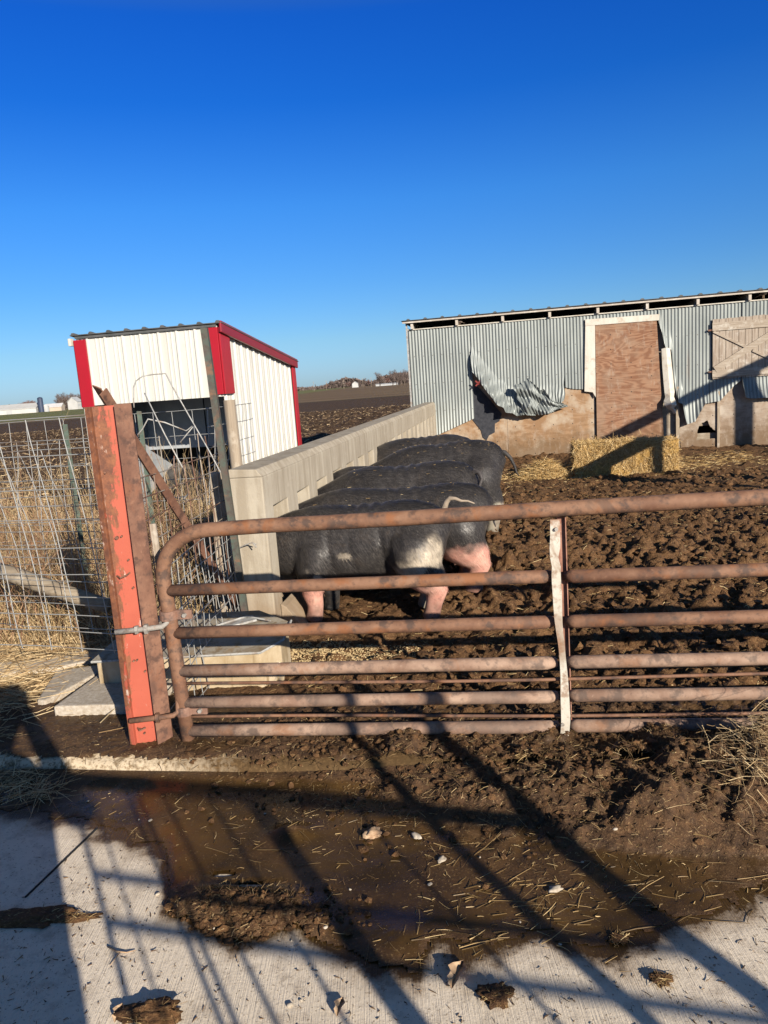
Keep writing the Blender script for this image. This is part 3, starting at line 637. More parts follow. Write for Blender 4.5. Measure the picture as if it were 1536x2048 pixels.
# eave: white sill strip, open gap with rafters, fascia and ribbed roof
mb = MB(); mb.box((6, -.012, 2.722), (12.04, .05, .020)); obj('sill_strip', mb, M['whitewood'], barn)
mb = MB(); u = .10
while u < 12: mb.box((u, 1.2, 2.795 + .0), (.055, 2.6, .125)); u += .985
obj('rafters', mb, M['greybeam'], barn)
mb = MB(); mb.box((6, -.13, 2.882), (12.2, .035, .048)); obj('fascia', mb, M['greybeam'], barn, bevel=.003)
mb = MB(); slope = -.035
mb.add([(-.12, -.19, 2.908), (12.2, -.19, 2.908), (12.2, 5.3, 2.908+slope*5), (-.12, 5.3, 2.908+slope*5), (-.12, -.19, 2.918), (12.2, -.19, 2.918), (12.2, 5.3, 2.918+slope*5), (-.12, 5.3, 2.918+slope*5)],
       [(0,3,2,1),(4,5,6,7),(0,1,5,4),(1,2,6,5),(2,3,7,6),(3,0,4,7)])
u = .04
while u < 12.1:
    mb.prism([(u-.045, 2.9185), (u-.02, 2.945), (u+.02, 2.945), (u+.045, 2.9185)], lambda a, b, d: (a, d, b + slope*max(0, d)), -.195, 5.3); u += .375
obj('roof', mb, M['roofdark'], barn)
mb = MB(); mb.box((6, 5.2, 1.1), (12, .02, 3.4)); mb.box((-.005, 2.6, 1.1), (.02, 5.15, 3.3)); mb.box((12.0, 2.6, 1.1), (.02, 5.15, 3.3)); obj('wall', mb, M['tin'], barn)
mb = MB(); mb.box((6, 3.2, 1.15), (11.9, .02, 3.2)); mb.box((6, 2.4, -.3), (11.9, 4.8, .02)); obj('interior_dark', mb, M['black'], barn)  # black sheets put in for the darkness inside the barn
mb = MB(); mb.beam((-.03, -.02, .2), (-.03, -.02, 2.85), .035, .035, (0, 1, 0)); obj('corner_strip', mb, M['galv'], barn)

# ------------------------------------------------------------------ the white lean-to shed
shed = thing('lean_to_shed', 'small white ribbed steel shed with red corner trim and single slope roof', 'shed', (-1.788, 9.0, 0), R(-10))
LF, LS, ZF, ZB = 1.795, 2.984, 2.41, 2.035
def ribbed(name, length, zb, zt, along, off, sgn, par):
    """ribbed wall sheet; along = 'x' (front) or 'y' (side)"""
    xs = [0.0]; ys_ = [0.0]; x = .0
    while x < length:
        for dx, dy in ((.03, 0), (.042, .018), (.058, .018), (.07, 0)): xs.append(x+dx); ys_.append(dy)
        for c in (.118, .172):
            for dx, dy in ((c-.014, 0), (c-.006, .004), (c+.006, .004), (c+.014, 0)): xs.append(x+dx); ys_.append(dy)
        x += .2286
    P_ = [(a, b) for a, b in zip(xs, ys_) if a < length] + [(length, 0)]
    vs = []; 
    for a, b in P_:
        zt_ = zt(a); 
        for z in (zb, zt_):
            vs.append(((-a, off - b, z)) if along == 'x' else ((off + b, a, z)))
    fs = [(2*i, 2*i+2, 2*i+3, 2*i+1) for i in range(len(P_)-1)]
    if along == 'x': fs = [f[::-1] for f in fs]
    o = mesh_obj(name, vs, fs, M['white'], par); sm = o.modifiers.new('s', 'SOLIDIFY'); sm.thickness = .003; return o
ribbed('front_sheet', LF, 1.585, lambda a: ZF, 'x', 0, 1, shed)
ribbed('side_sheet', LS, .0, lambda a: ZF - .015 + (ZB-ZF)*a/LS, 'y', 0, 1, shed)
mb = MB(); mb.box((-LF-.01, LS/2, 1.05), (.02, LS, 2.0)); mb.box((-LF/2, LS+.01, .95), (LF, .02, 2.1)); obj('back_wall', mb, M['white'], shed)
mb = MB(); mb.box((-LF+.06, -.030, 1.97), (.155, .022, .80)); mb.box((-LF-.031, .07, 1.97), (.02, .16, .80)); obj('corner_trim', mb, M['red'], shed, bevel=.004)
mb = MB(); mb.box((-.065, -.032, 1.995), (.16, .022, .77)); mb.box((.031, .115, 1.995), (.022, .30, .77)); obj('corner_trim', mb, M['red'], shed, bevel=.004)
mb = MB(); mb.box((.030, LS-.04, 1.0), (.022, .16, 2.02)); obj('corner_trim', mb, M['red'], shed, bevel=.004)
mb = MB(); mb.beam((.062, -.06, ZF-.025), (.062, LS+.08, ZB-.025+(ZB-ZF)*.03), .03, .135, (0, 0, 1)); obj('fascia', mb, M['darkred'], shed, bevel=.01)
mb = MB(); k = (ZB-ZF)/LS
mb.prism([(-LF-.045, 0), (.085, 0), (.085, .010), (-LF-.045, .010)], lambda u, v, d: (u, d, ZF + .006 + v + k*d), -.055, LS+.1)
x = -LF
while x < .1: mb.prism([(x-.03, .0125), (x-.014, .034), (x+.014, .034), (x+.03, .0125)], lambda u, v, d: (u, d, ZF + .004 + v + k*d), -.06, LS+.1); x += .2286
obj('roof', mb, M['roofdark'], shed)
mb = MB(); mb.box((-LF/2, -.026, ZF-.010), (LF, .012, .026)); obj('eave_trim', mb, M['roofdark'], shed)
mb = MB(); mb.box((-LF-.055, -.03, ZF-.06), (.035, .08, .09)); obj('gutter_end', mb, M['whitewood'], shed, bevel=.01)
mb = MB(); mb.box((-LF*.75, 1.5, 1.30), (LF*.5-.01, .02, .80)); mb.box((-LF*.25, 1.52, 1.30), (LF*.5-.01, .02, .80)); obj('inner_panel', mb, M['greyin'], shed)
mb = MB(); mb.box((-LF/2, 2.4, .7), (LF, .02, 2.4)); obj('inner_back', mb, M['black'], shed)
mb = MB(); mb.box((-LF+.07, .03, .9), (.12, .05, 1.8)); obj('post', mb, M['greywood'], shed, bevel=.005)
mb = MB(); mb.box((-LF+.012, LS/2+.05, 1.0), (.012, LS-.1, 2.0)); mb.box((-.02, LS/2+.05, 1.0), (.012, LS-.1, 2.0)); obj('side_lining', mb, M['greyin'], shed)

# ------------------------------------------------------------------ the pipe gate
GR = R(-8.13)
gate = thing('pipe_gate', 'rusty red brown tubular steel gate with six rails and a worn white centre strap', 'gate', (-1.002, 3.316, 0), GR)
GL = 4.4
lean = lambda z: -.012 + .030*(1-z)          # upright leans very slightly
def wob(x, z): return .006*math.sin(x*2.1 + z*9) 
# top rail turns down into the hinge upright in one bend
pts = [(lean(0)-.012, 0, .015), (lean(.3)-.012, 0, .3), (-.010, 0, .60), (-.020, 0, .80)]
for a in np.linspace(10, 90, 9): pts.append((.215 - .235*math.cos(R(a)), 0, .80 + .215*math.sin(R(a))))
for x in np.linspace(.5, GL, 14): pts.append((x, 0, 1.022 + .012*(x/1.7) - .004*math.sin(x*2)))
mb = MB(); mb.tube(pts, .033, 14); obj('frame_pipe', mb, M['pipe'], gate, True)
for z, zr, r_ in ((.748, .742, .0285), (.546, .544, .0285), (.362, .362, .0285), (.206, .208, .0275), (.066, .068, .0285)):
    pm = M['pipe_pale'] if z < .4 else M['pipe']
    mb = MB(); xm = 1.735
    pts = [(.0, 0, z-.006), (.5, 0, z-.004), (1.2, 0, z-.001), (xm-.06, .0, z), (xm-.02, .012, z)]; mb.tube(pts, [r_, r_, r_, r_*1.02, r_*.75], 12)
    obj('rail', mb, pm, gate, True)
    mb = MB(); pts = [(xm+.028, .012, zr+.002), (xm+.06, 0, zr+.002), (2.4, 0, zr+.002), (3.2, 0, zr+.006), (GL-.03, 0, zr+.012)]; mb.tube(pts, [r_*.75, r_*1.02, r_, r_, r_], 12)
    obj('rail', mb, pm, gate, True)
for z in (.292, .124):
    mb = MB(); mb.tube([(x, .004*math.sin(x*3), z + .006*math.sin(x*1.7+z*9)) for x in np.linspace(.0, GL, 22)], .0075, 7); obj('rod', mb, M['pipe'], gate, True)
mb = MB(); mb.tube([(GL, 0, 1.05), (GL, 0, .02)], .033, 12); obj('end_upright', mb, M['pipe'], gate, True)
xm = 1.733
for xm_, nm in ((xm, 1), (3.35, 0)):
    mb = MB(); vs = []; fs = []; zz = np.linspace(-.005, 1.0, 26)
    for i, z in enumerate(zz):
        dx = .010*math.sin(z*7) + (-.012 if z > .82 else 0) + .006*vnoise(z*9, 3.); wd = .016 + .003*math.sin(z*11) + (.006 if z > .85 else 0)
        dy = -.040 - .006*math.sin(z*13)
        for a, b in ((-wd, dy), (wd, dy-.004), (wd, dy+.003), (-wd, dy+.006)): vs.append((xm_ + dx + a, b, z))
    for i in range(len(zz)-1):
        for k in range(4): a = i*4+k; b = i*4+(k+1) % 4; fs.append((a, b, b+4, a+4))
    fs += [(3, 2, 1, 0), tuple(len(vs)-4+k for k in range(4))]
    mb.add(vs, fs); obj('centre_strap', mb, M['strap'], gate)
    mb = MB(); mb.box((xm_ + .024, .034, .5), (.036, .006, 1.0)); mb.box((xm_ + .040, .024, .5), (.004, .024, 1.0)); obj('rear_brace', mb, M['redstrap'], gate)
for z in (.96, .10): mb = MB(); mb.tube([(xm-.004, -.052, z), (xm-.004, -.041, z)], .008, 8); obj('bolt', mb, M['bolt'], gate)
for z, ln in ((.628, -.016), (.165, .004)):
    mb = MB(); mb.tube([(ln, 0, z-.022), (ln, 0, z+.022)], .041, 14); mb.box((ln+.075, 0, z), (.075, .016, .044)); 
    cl = obj('hinge_collar', mb, M['pipe_dark'], gate, bevel=.003)
    mb = MB(); mb.tube([(ln+.082, -.024, z), (ln+.082, .024, z)], .010, 6); obj('bolt', mb, M['bolt'], cl)

# ------------------------------------------------------------------ orange channel post, its hinge pins, its brace
post = thing('gate_post', 'orange red steel channel post with brown rust patches holding the gate hinges', 'gate post', (-1.193, 3.30, -.03), R(4))
PH = 1.62; hw = .071
mb = MB(); mb.prism([(-hw, .0), (-hw+.026, -.012), (-hw+.030, .012), (hw-.012, .012), (hw-.012, .028), (-hw, .028)], lambda u, v, d: (u, v, d), 0, PH)
web = obj('web', mb, M['orange'], post, bevel=.002)
mb = MB(); mb.prism([(hw-.010, -.022), (hw+.050, .030), (hw+.050, .040), (hw-.010, .040)], lambda u, v, d: (u, v, d), 0, PH+.004); obj('flange', mb, M['rust'], post, bevel=.002)
for z in (.61, .18):
    mb = MB(); pts = [(-.055+(.006 if z < .3 else -.005), -.030, z), (.10, -.034, z+.004), (.150, -.030, z+.006), (.172, -.022, z+.020), (.176, -.01, z+.085)]
    mb.tube(pts, [.013, .0125, .0125, .012, .012], 10); hp = obj('hinge_pin', mb, M['bolt'] if z > .3 else M['pipe'], post, True)
    for x_, r_ in ((.072, .024), (.03, .020))[:2 if z > .3 else 1]: mb = MB(); mb.tube([(x_, -.033, z+.003), (x_+.015, -.0335, z+.0035)], r_, 6); obj('nut', mb, M['bolt'] if z > .3 else M['pipe'], hp)
for x, z in ((-.008, 1.035), (.014, 1.04), (-.005, .455), (.010, .457), (.035, .80), (.04, .40), (-.02, .12), (.0, .098), (-.02, 1.33), (.03, .93)): mb = MB(); mb.tube([(x, -.001, z), (x, .0135, z)], .0045 if z not in (1.035,) else .008, 8); obj('bolt_hole', mb, M['rust'], post)
mb = MB(); mb.tube([(-.03, .01, .86), (-.01, -.016, .855), (.02, -.012, .865), (.028, .01, .87)], .004, 6); obj('bent_nail', mb, M['rust'], post); mb = MB(); mb.tube([(-.03, .01, .125), (-.015, -.014, .12), (.012, -.008, .13)], .004, 6); obj('bent_nail', mb, M['rust'], post)

br = MB(); p0, p1 = Vector((-1.236, 3.40, 1.675)), Vector((-1.035, 5.0, .10))
br.beam(p0, p1, .052, .006, (.3, -.2, 1)); br.beam(p0 + Vector((.026, 0, -.022)), p1 + Vector((.026, 0, -.022)), .006, .046, (.3, -.2, 1))
o = obj('brace_bar', br, M['rust']); tag(o, 'long rusty angle iron leaning from the orange post top down to the wall foot', 'brace')

# T-posts
def tpost(name, label, p, h, mt, leanv=(0, 0), stud=True, grp=None):
    t = thing(name, label, 'fence post', (p[0], p[1], -.1), R(12), grp)
    mb = MB(); top = (leanv[0], leanv[1], h+.1)
    mb.beam((0, 0, 0), top, .036, .005, (0, 1, 0)); mb.beam((0, .018, 0), (top[0], top[1]+.018, top[2]), .005, .034, (0, 1, 0)); 
    if stud:
        z = .25
        while z < h: f = z/(h+.1); mb.box((leanv[0]*f, leanv[1]*f-.006, z), (.013, .012, .02)); z += .055
        
    obj('stake', mb, M[mt], t)
    return t
def quad_post(mt, p, q, r_, name, label): 
    mb = MB(); d = Vector(q) - Vector(p); mb.beam(p, q, r_, r_*.45, (0, 1, 0)); mb.beam(Vector(p)+Vector((r_*.5, .02, 0)), Vector(q)+Vector((r_*.5, .02, 0)), r_*.35, .05, (0, 1, 0))
    o = obj(name, mb, mt); tag(o, label, 'fence post'); return o
b0 = at(470, 1100, 4.75); b1 = at(406, 656, 4.75); b0 = b0 + (b0-b1)*.45
quad_post(M['trust'], b0, b1, .034, 'steel_post', 'tall dark green and rust steel post leaning in front of the shed corner')
tpost('t_post', 'green steel post standing behind the wire panels left of the orange post', (-2.47, 6.0), 1.46, 'tgreen')
tpost('t_post', 'short green steel post in front of the dark opening of the shed', (-1.30, 6.15), 1.42, 'tgreen')
tpost('t_post', 'thin green steel post against the white side of the shed', tuple(at(463, 880, 5.9))[:2], at(463, 804, 5.9).z, 'tgreen', stud=False)
tpost('t_post', 'broken grey green stake among the wires in front of the shed', tuple(at(285, 880, 5.9))[:2], at(285, 822, 5.9).z, 'tgreen', stud=False)
mb = MB(); q = at(458, 800, 5.25); mb.tube([(q.x+.02, 5.25, -.1), (q.x+.01, 5.25, .8), (q.x, 5.25, q.z)], [.056, .054, .050], 10, flat=.8)
o = obj('wooden_post', mb, M['greywood'], smooth_=True); tag(o, 'pale weathered wooden post at the near end of the concrete wall', 'wooden post')
mb = MB(); q = at(436, 1000, 4.98); mb.box((q.x, 4.98, .5), (.10, .045, 1.2), (0, .03, .2)); o = obj('wooden_board', mb, M['greywood'], bevel=.006); tag(o, 'grey upright board behind the wire mesh beside the wall end', 'board')
mb = MB(); mb.beam((-1.060, 3.47, -.05), (-1.085, 3.47, 1.03), .028, .012, (0, 1, 0)); o = obj('white_strip', mb, M['board_v']); tag(o, 'narrow white strip upright between the orange post and the gate', 'strip')

# ------------------------------------------------------------------ wire panels
def wirep(p0, p1, zs, step, r_, rr=0, wav=.008, tips=0, leanx=0, seed=1, skip=0.0):
    """welded wire panel between ground points p0, p1"""
    rd = random.Random(seed); mb = MB(); p0 = Vector((*p0, 0)); p1 = Vector((*p1, 0)); L = (p1-p0).length; d = (p1-p0)/L; nrm = Vector((-d.y, d.x, 0))
    def bulge(a, z): return nrm * float(wav*(4*vnoise(a*1.1+seed*3, z*1.3) + 1.2*vnoise(a*4+seed, z*4))) + d*(leanx*z)
    for z in zs:
        pts = [p0 + d*a + Vector((0, 0, z + .010*float(vnoise(a*2.5+seed, z*7)))) + bulge(a, z) for a in np.linspace(-.03, L+.03, max(6, int(L/.10)))]
        mb.tube(pts, r_, 5, cap=False)
    a = 0; n = 0
    while a <= L:
        if rd.random() >= skip:
            zt = zs[-1] + (rd.uniform(0, tips) if tips else .01); aa = a + rd.uniform(-.006, .006)
            pts = [p0 + d*(aa + (rd.uniform(-.03, .03) if (tips and z > zs[-1]) else 0)) + Vector((0, 0, z)) + bulge(aa, z) + nrm*(r_*1.6) for z in list(np.linspace(zs[0]-.02, zs[-1], 12)) + ([zt] if tips else [])]
            mb.tube(pts, r_, 5, cap=False)
        a += step
    return mb
E1 = Vector((math.cos(R(-9)), math.sin(R(-9)), 0)); E2 = Vector((math.sin(R(9.8)), math.cos(R(9.8)), 0))
o = obj('wire_fence', wirep((-3.35, 4.35), (-1.30, 3.66), [.34, .43, .52, .62, .74, .88, 1.03, 1.19, 1.36, 1.55], .203, .0030, wav=.016, leanx=-.09, seed=2), M['wire'], smooth_=True)
tag(o, 'near galvanised wire panel left of the orange post with wide leaning mesh', 'wire fence panel')
o = obj('wire_fence', wirep((-5.2, 6.75), (-1.33, 6.02), [.10, .22, .34, .48, .62, .78, .95, 1.12, 1.30, 1.50], .165, .0027, wav=.012, seed=5), M['wire'], smooth_=True)
tag(o, 'far galvanised wire panel crossing the verge in front of field and shed', 'wire fence panel')
o = obj('wire_fence', wirep((-4.6, 5.75), (-1.75, 5.0), [.25, .38, .52, .66, .82, 1.0, 1.2, 1.38], .19, .0026, wav=.03, leanx=.05, seed=15, skip=.1), M['wire'], smooth_=True)
tag(o, 'thin buckled wire panel between the near and far panels at left', 'wire fence panel')
o = obj('wire_fence', wirep((-3.6, 5.0), (-1.42, 4.2), [.28, .42, .56, .70, .86, 1.02, 1.18, 1.36], .165, .0026, wav=.03, leanx=-.16, seed=25, skip=.12), M['wire'], smooth_=True)
tag(o, 'thin slanting wire panel just behind the near mesh at left', 'wire fence panel')
o = obj('wire_fence', wirep((-1.16, 3.52), (-1.045, 4.92), [.06, .16, .26, .36, .47, .58, .69, .80, .91, 1.02, 1.13, 1.23], .15, .0034, wav=.014, tips=.22, seed=8), M['wire_rust'], smooth_=True)
tag(o, 'rust topped wire panel with bent loose ends behind the diagonal brace', 'wire fence panel')
o = obj('wire_fence', wirep((-1.075, 3.60), (-1.0, 4.98), [.04, .14, .24, .34, .45, .56, .68, .80], .105, .0029, wav=.02, seed=11), M['wire'], smooth_=True)
tag(o, 'low galvanised wire panel hung on the gate side of the rusted mesh', 'wire fence panel')
o = obj('wire_fence', wirep((-1.13, 4.98), (-.985, 5.95), [.9, 1.02, 1.14, 1.26, 1.40, 1.52], .12, .0030, wav=.02, seed=12), M['wire'], smooth_=True)
tag(o, 'loose wire mesh curling round the wooden post beside the wall', 'wire fence panel')
mb = MB(); mb.tube([at(268, 815, 4.6), at(267, 800, 4.6), at(267, 775, 4.6), at(272, 762, 4.6), at(284, 753, 4.6), at(305, 749, 4.6), at(331, 747, 4.6), at(346, 775, 4.58), at(380, 835, 4.5), at(420, 905, 4.4), at(441, 945, 4.3)], .0042, 6)
o = obj('bent_wire', mb, M['galv'], smooth_=True); tag(o, 'thick grey wire bent into an arch above the mesh in front of the white shed', 'wire')
mb = MB(); mb.tube([at(289, 786, 4.4), at(330, 870, 4.3), at(365, 935, 4.2)], .0042, 6)
o = obj('loose_wire', mb, M['galv'], smooth_=True); tag(o, 'straight stiff wire slanting across the dark shed opening', 'wire')
mb = MB(); mb.tube([at(275, 870, 4.4), at(285, 858, 4.4), at(296, 838, 4.4), at(330, 845, 4.4), at(372, 862, 4.5), at(388, 850, 4.5), at(360, 885, 4.5)], .0045, 6)
o = obj('tangled_wire', mb, M['galv'], smooth_=True); tag(o, 'tangled end of wire curling over the rusted mesh tips', 'wire')
mb = MB(); mb.tube([at(470, 1100, 4.8), at(490, 1090, 4.78), at(505, 1085, 4.76), at(513, 1095, 4.76)], .004, 6); mb.tube([at(503, 1085, 4.76), at(514, 1089, 4.76)], .0035, 6)
o = obj('wire_hook', mb, M['galv'], smooth_=True); tag(o, 'short bent wire end sticking out over the concrete wall face', 'wire')
mb = MB()
for k in range(4): mb.tube([at(352+8*k, 1003-5*k, 4.22), at(333+11*k, 990+3*k, 4.16), at(328+14*k, 978+6*k, 4.12)], .004, 6)
o = obj('tie_wire', mb, M['galv'], smooth_=True); tag(o, 'grey tie wire lashing the rusty brace to the mesh', 'wire')

# log, trough, slabs
mb = MB(); a = at(-40, 1132, 4.95); b = at(215, 1212, 4.62); mb.tube([a, a.lerp(b, .3) + Vector((0, 0, .012)), a.lerp(b, .6), b], [.052, .056, .052, .048], 9)
o = obj('fence_rail', mb, M['greywood_h'], smooth_=True); tag(o, 'weathered grey wooden pole lying aslant in the dry weeds behind the wires', 'pole')

tr = thing('feed_trough', 'low stained concrete trough with sloping galvanised lid behind the gate hinge', 'trough', (-1.13, 4.15, 0), R(-4))
mb = MB(); mb.prism([(-.50, -.22), (.41, -.20), (.50, -.06), (.50, .18), (.28, .34), (-.44, .34)], lambda u, v, d: (u, v, d), -.05, .20); 
def troughm():
    t = MT("stained_trough", .7, .3); p = t.vec(); n = t.noise(p, 4, 6, .7); n2 = t.noise(t.vec((9, 9, 1)), 2.5, 5, .65)
    col = t.mix(t.ramp(n, [(.4, 0), (.6, 1)]), (.40, .33, .23), (.30, .23, .14)); col = t.mix(t.ramp(n2, [(.52, 0), (.66, .8)]), col, (.15, .10, .045)); t.color(col); t.bump(n, .4, .004); return t.m
M['trough'] = troughm()
obj('basin', mb, M['trough'], tr, bevel=.008)
mb = MB()
mb.prism([(-.52, -.24), (.42, -.22), (.52, -.07), (.52, .19), (.29, .36), (-.46, .36)], lambda u, v, d: (u, v, .2005 + d + .06*max(0, min(1, (v+.24)/.6)) * (1 if u < .3 else .6)), 0, .012)
lid = obj('lid', mb, rust("dull_stained_sheet", (.23, .20, .155), (.30, .27, .22), (.17, .12, .065), (.22, .14, .06), .7, 1), tr)
mb = MB(); mb.box((.20, .19, .258), (.20, .10, .012), (.02, -.05, .5)); mb.tube([(.08, .12, .262), (.24, .24, .275), (.40, .17, .262)], .006, 6); obj('lid_flap', mb, M['galv'], lid)
mb = MB(); mb.tube([(-.52, -.24, .207), (.42, -.22, .207), (.52, -.07, .222), (.52, .19, .25)], .007, 6); obj('rim', mb, M['galv'], lid)
def slab(label, poly, z0, z1, mt='slab'):
    mb = MB(); mb.prism([tuple(p) for p in poly], lambda u, v, d: (u, v, d), z0, z1); o = obj('concrete_slab', mb, M[mt], bevel=.010); tag(o, label, 'concrete slab', 'broken slabs beside the orange post'); return o
slab('thick pale concrete slab with a clean front face left of the orange post', [(-1.785, 3.69), (-1.30, 3.645), (-1.16, 4.25), (-1.70, 4.16)], -.1, .072)
slab('dirty flat concrete slab lying behind the thick pale slab', [(-1.95, 3.86), (-1.90, 3.85), (-1.74, 4.24), (-1.76, 4.36), (-2.03, 4.30)], -.1, .045)
slab('long narrow concrete strip at the foot of the straw', [(-2.9, 4.30), (-2.10, 4.40), (-1.55, 4.62), (-1.35, 4.9), (-1.85, 4.78), (-2.35, 4.58), (-2.95, 4.55)], -.1, .03)

# ------------------------------------------------------------------ the pigs
def pig_base():
    """one continuous body: lofted trunk, legs, head; fused by voxels. +x is the head, +y its left"""
    mb = MB(); seg = 28
    rings = [(-.640,.600,.05,.05),(-.625,.595,.13,.10),(-.59,.590,.20,.160),(-.52,.582,.258,.215),(-.42,.578,.290,.243),(-.30,.575,.296,.250),(-.12,.562,.288,.245),
             (.06,.556,.285,.246),(.22,.560,.288,.243),(.36,.566,.280,.228),(.48,.566,.252,.202),(.60,.560,.218,.175),(.72,.545,.185,.152),(.83,.515,.150,.128),(.93,.475,.110,.098),(1.02,.440,.080,.074),(1.08,.425,.072,.066),(1.10,.42,.05,.05)]
    vs = []; fs = []
    for x, zc, h, wd in rings:
        for k in range(seg):
            a = 2*math.pi*k/seg; c, s_ = math.cos(a), math.sin(a)
            c = math.copysign(abs(c)**.86, c); zz = s_*h*(1.0 if s_ > 0 else .97)
            vs.append((x - .02*s_*(x < -.5), c*wd*(1 - .10*max(0, s_)**2), zc + zz))
    for i in range(len(rings)-1):
        for k in range(seg): a, b = i*seg+k, i*seg+(k+1) % seg; fs.append((a, a+seg, b+seg, b))
    fs.append(tuple(range(seg))); fs.append(tuple(range((len(rings)-1)*seg, len(rings)*seg))[::-1])
    mb.add(vs, fs)
    for sy in (-1, 1):
        fx = .30 + .03*sy; hx = -.43 - .035*sy
        mb.tube([(fx-.05, sy*.08, .68), (fx-.03, sy*.13, .56), (fx, sy*.155, .40), (fx+.01, sy*.15, .29), (fx+.015, sy*.145, .20), (fx, sy*.145, .12), (fx+.01, sy*.145, .055), (fx+.025, sy*.145, .0)], [.05, .15, .125, .092, .074, .058, .060, .066], 14)
        mb.tube([(hx+.06, sy*.05, .76), (hx+.06, sy*.09, .68), (hx+.06, sy*.115, .58), (hx+.05, sy*.15, .46), (hx+.01, sy*.16, .36), (hx-.055, sy*.155, .275), (hx-.085, sy*.15, .205), (hx-.06, sy*.148, .12), (hx-.045, sy*.148, .055), (hx-.03, sy*.148, .0)], [.05, .15, .205, .195, .160, .115, .078, .060, .060, .066], 14)
        # flap ears, lying forward
        mb.tube([(.74, sy*.10, .66), (.80, sy*.15, .70), (.88, sy*.17, .66), (.95, sy*.165, .59)], [.035, .060, .055, .02], 10, flat=.42)
    me = bpy.data.meshes.new('tmp'); me.from_pydata(mb.v, [], mb.f)
    bm = bmesh.new(); bm.from_mesh(me); bmesh.ops.recalc_face_normals(bm, faces=bm.faces); bm.to_mesh(me); bm.free()
    o = bpy.data.objects.new('tmp', me); C.objects.link(o)
    rm = o.modifiers.new('r', 'REMESH'); rm.mode = 'VOXEL'; rm.voxel_size = .0125
    sm = o.modifiers.new('s', 'SMOOTH'); sm.factor = .5; sm.iterations = 9
    dg = bpy.context.evaluated_depsgraph_get(); em = o.evaluated_get(dg).to_mesh()
    V = np.array([v.co[:] for v in em.vertices]); F = [tuple(p.vertices) for p in em.polygons]
    o.evaluated_get(dg).to_mesh_clear(); bpy.data.objects.remove(o); return V, F
PV, PF = pig_base()
def blob(V, c, r, sharp=.35, seed=0):
    d = np.sqrt((((V - np.array(c))/np.array(r))**2).sum(1)) + fbm(V[:, 0], V[:, 1], V[:, 2]+seed, 9, 3)*.55
    return 1 - smooth(1-sharp, 1+sharp*.3, d)
BLK, WHT, PNK = np.array([.014, .013, .0135]), np.array([.42, .36, .28]), np.array([.47, .25, .195])
def coat(V, patches, legs):
    crest_shade = np.exp(-(V[:, 1]/.085)**2)*smooth(.66, .78, V[:, 2])                       # shaded crest of the back painted into the coat, flanks lighter
    c = BLK[None]*(1.35 - 1.05*crest_shade)[:, None]*(1 + .5*fbm(V[:, 0], V[:, 1], V[:, 2], 5, 3))[:, None]
    for col, ct, r, sh in patches:
        m = blob(V, ct, r, sh, ct[0])[:, None]; c = c*(1-m) + col*m*np.clip(.82 + .75*fbm(V[:, 0]*.5, V[:, 1], V[:, 2]*2, 14, 3), .25, 1.1)[:, None]
    for col, x0, x1, side, ztop in legs:
        m = (smooth(ztop+.05, ztop-.03, V[:, 2] + fbm(V[:, 0], V[:, 1], V[:, 2], 12, 3)*.07) * (V[:, 0] > x0) * (V[:, 0] < x1) * (V[:, 1]*side > 0))[:, None]
        cc = col*(1 + .30*fbm(V[:, 0], V[:, 1], V[:, 2], 16, 3)[:, None]*np.array([.5, 1.2, 1.2]))*(1 - .65*smooth(.20, .03, V[:, 2] + .08*fbm(V[:, 0], V[:, 1], V[:, 2]+4, 20, 3))[:, None]); c = c*(1-m) + cc*m
    return c
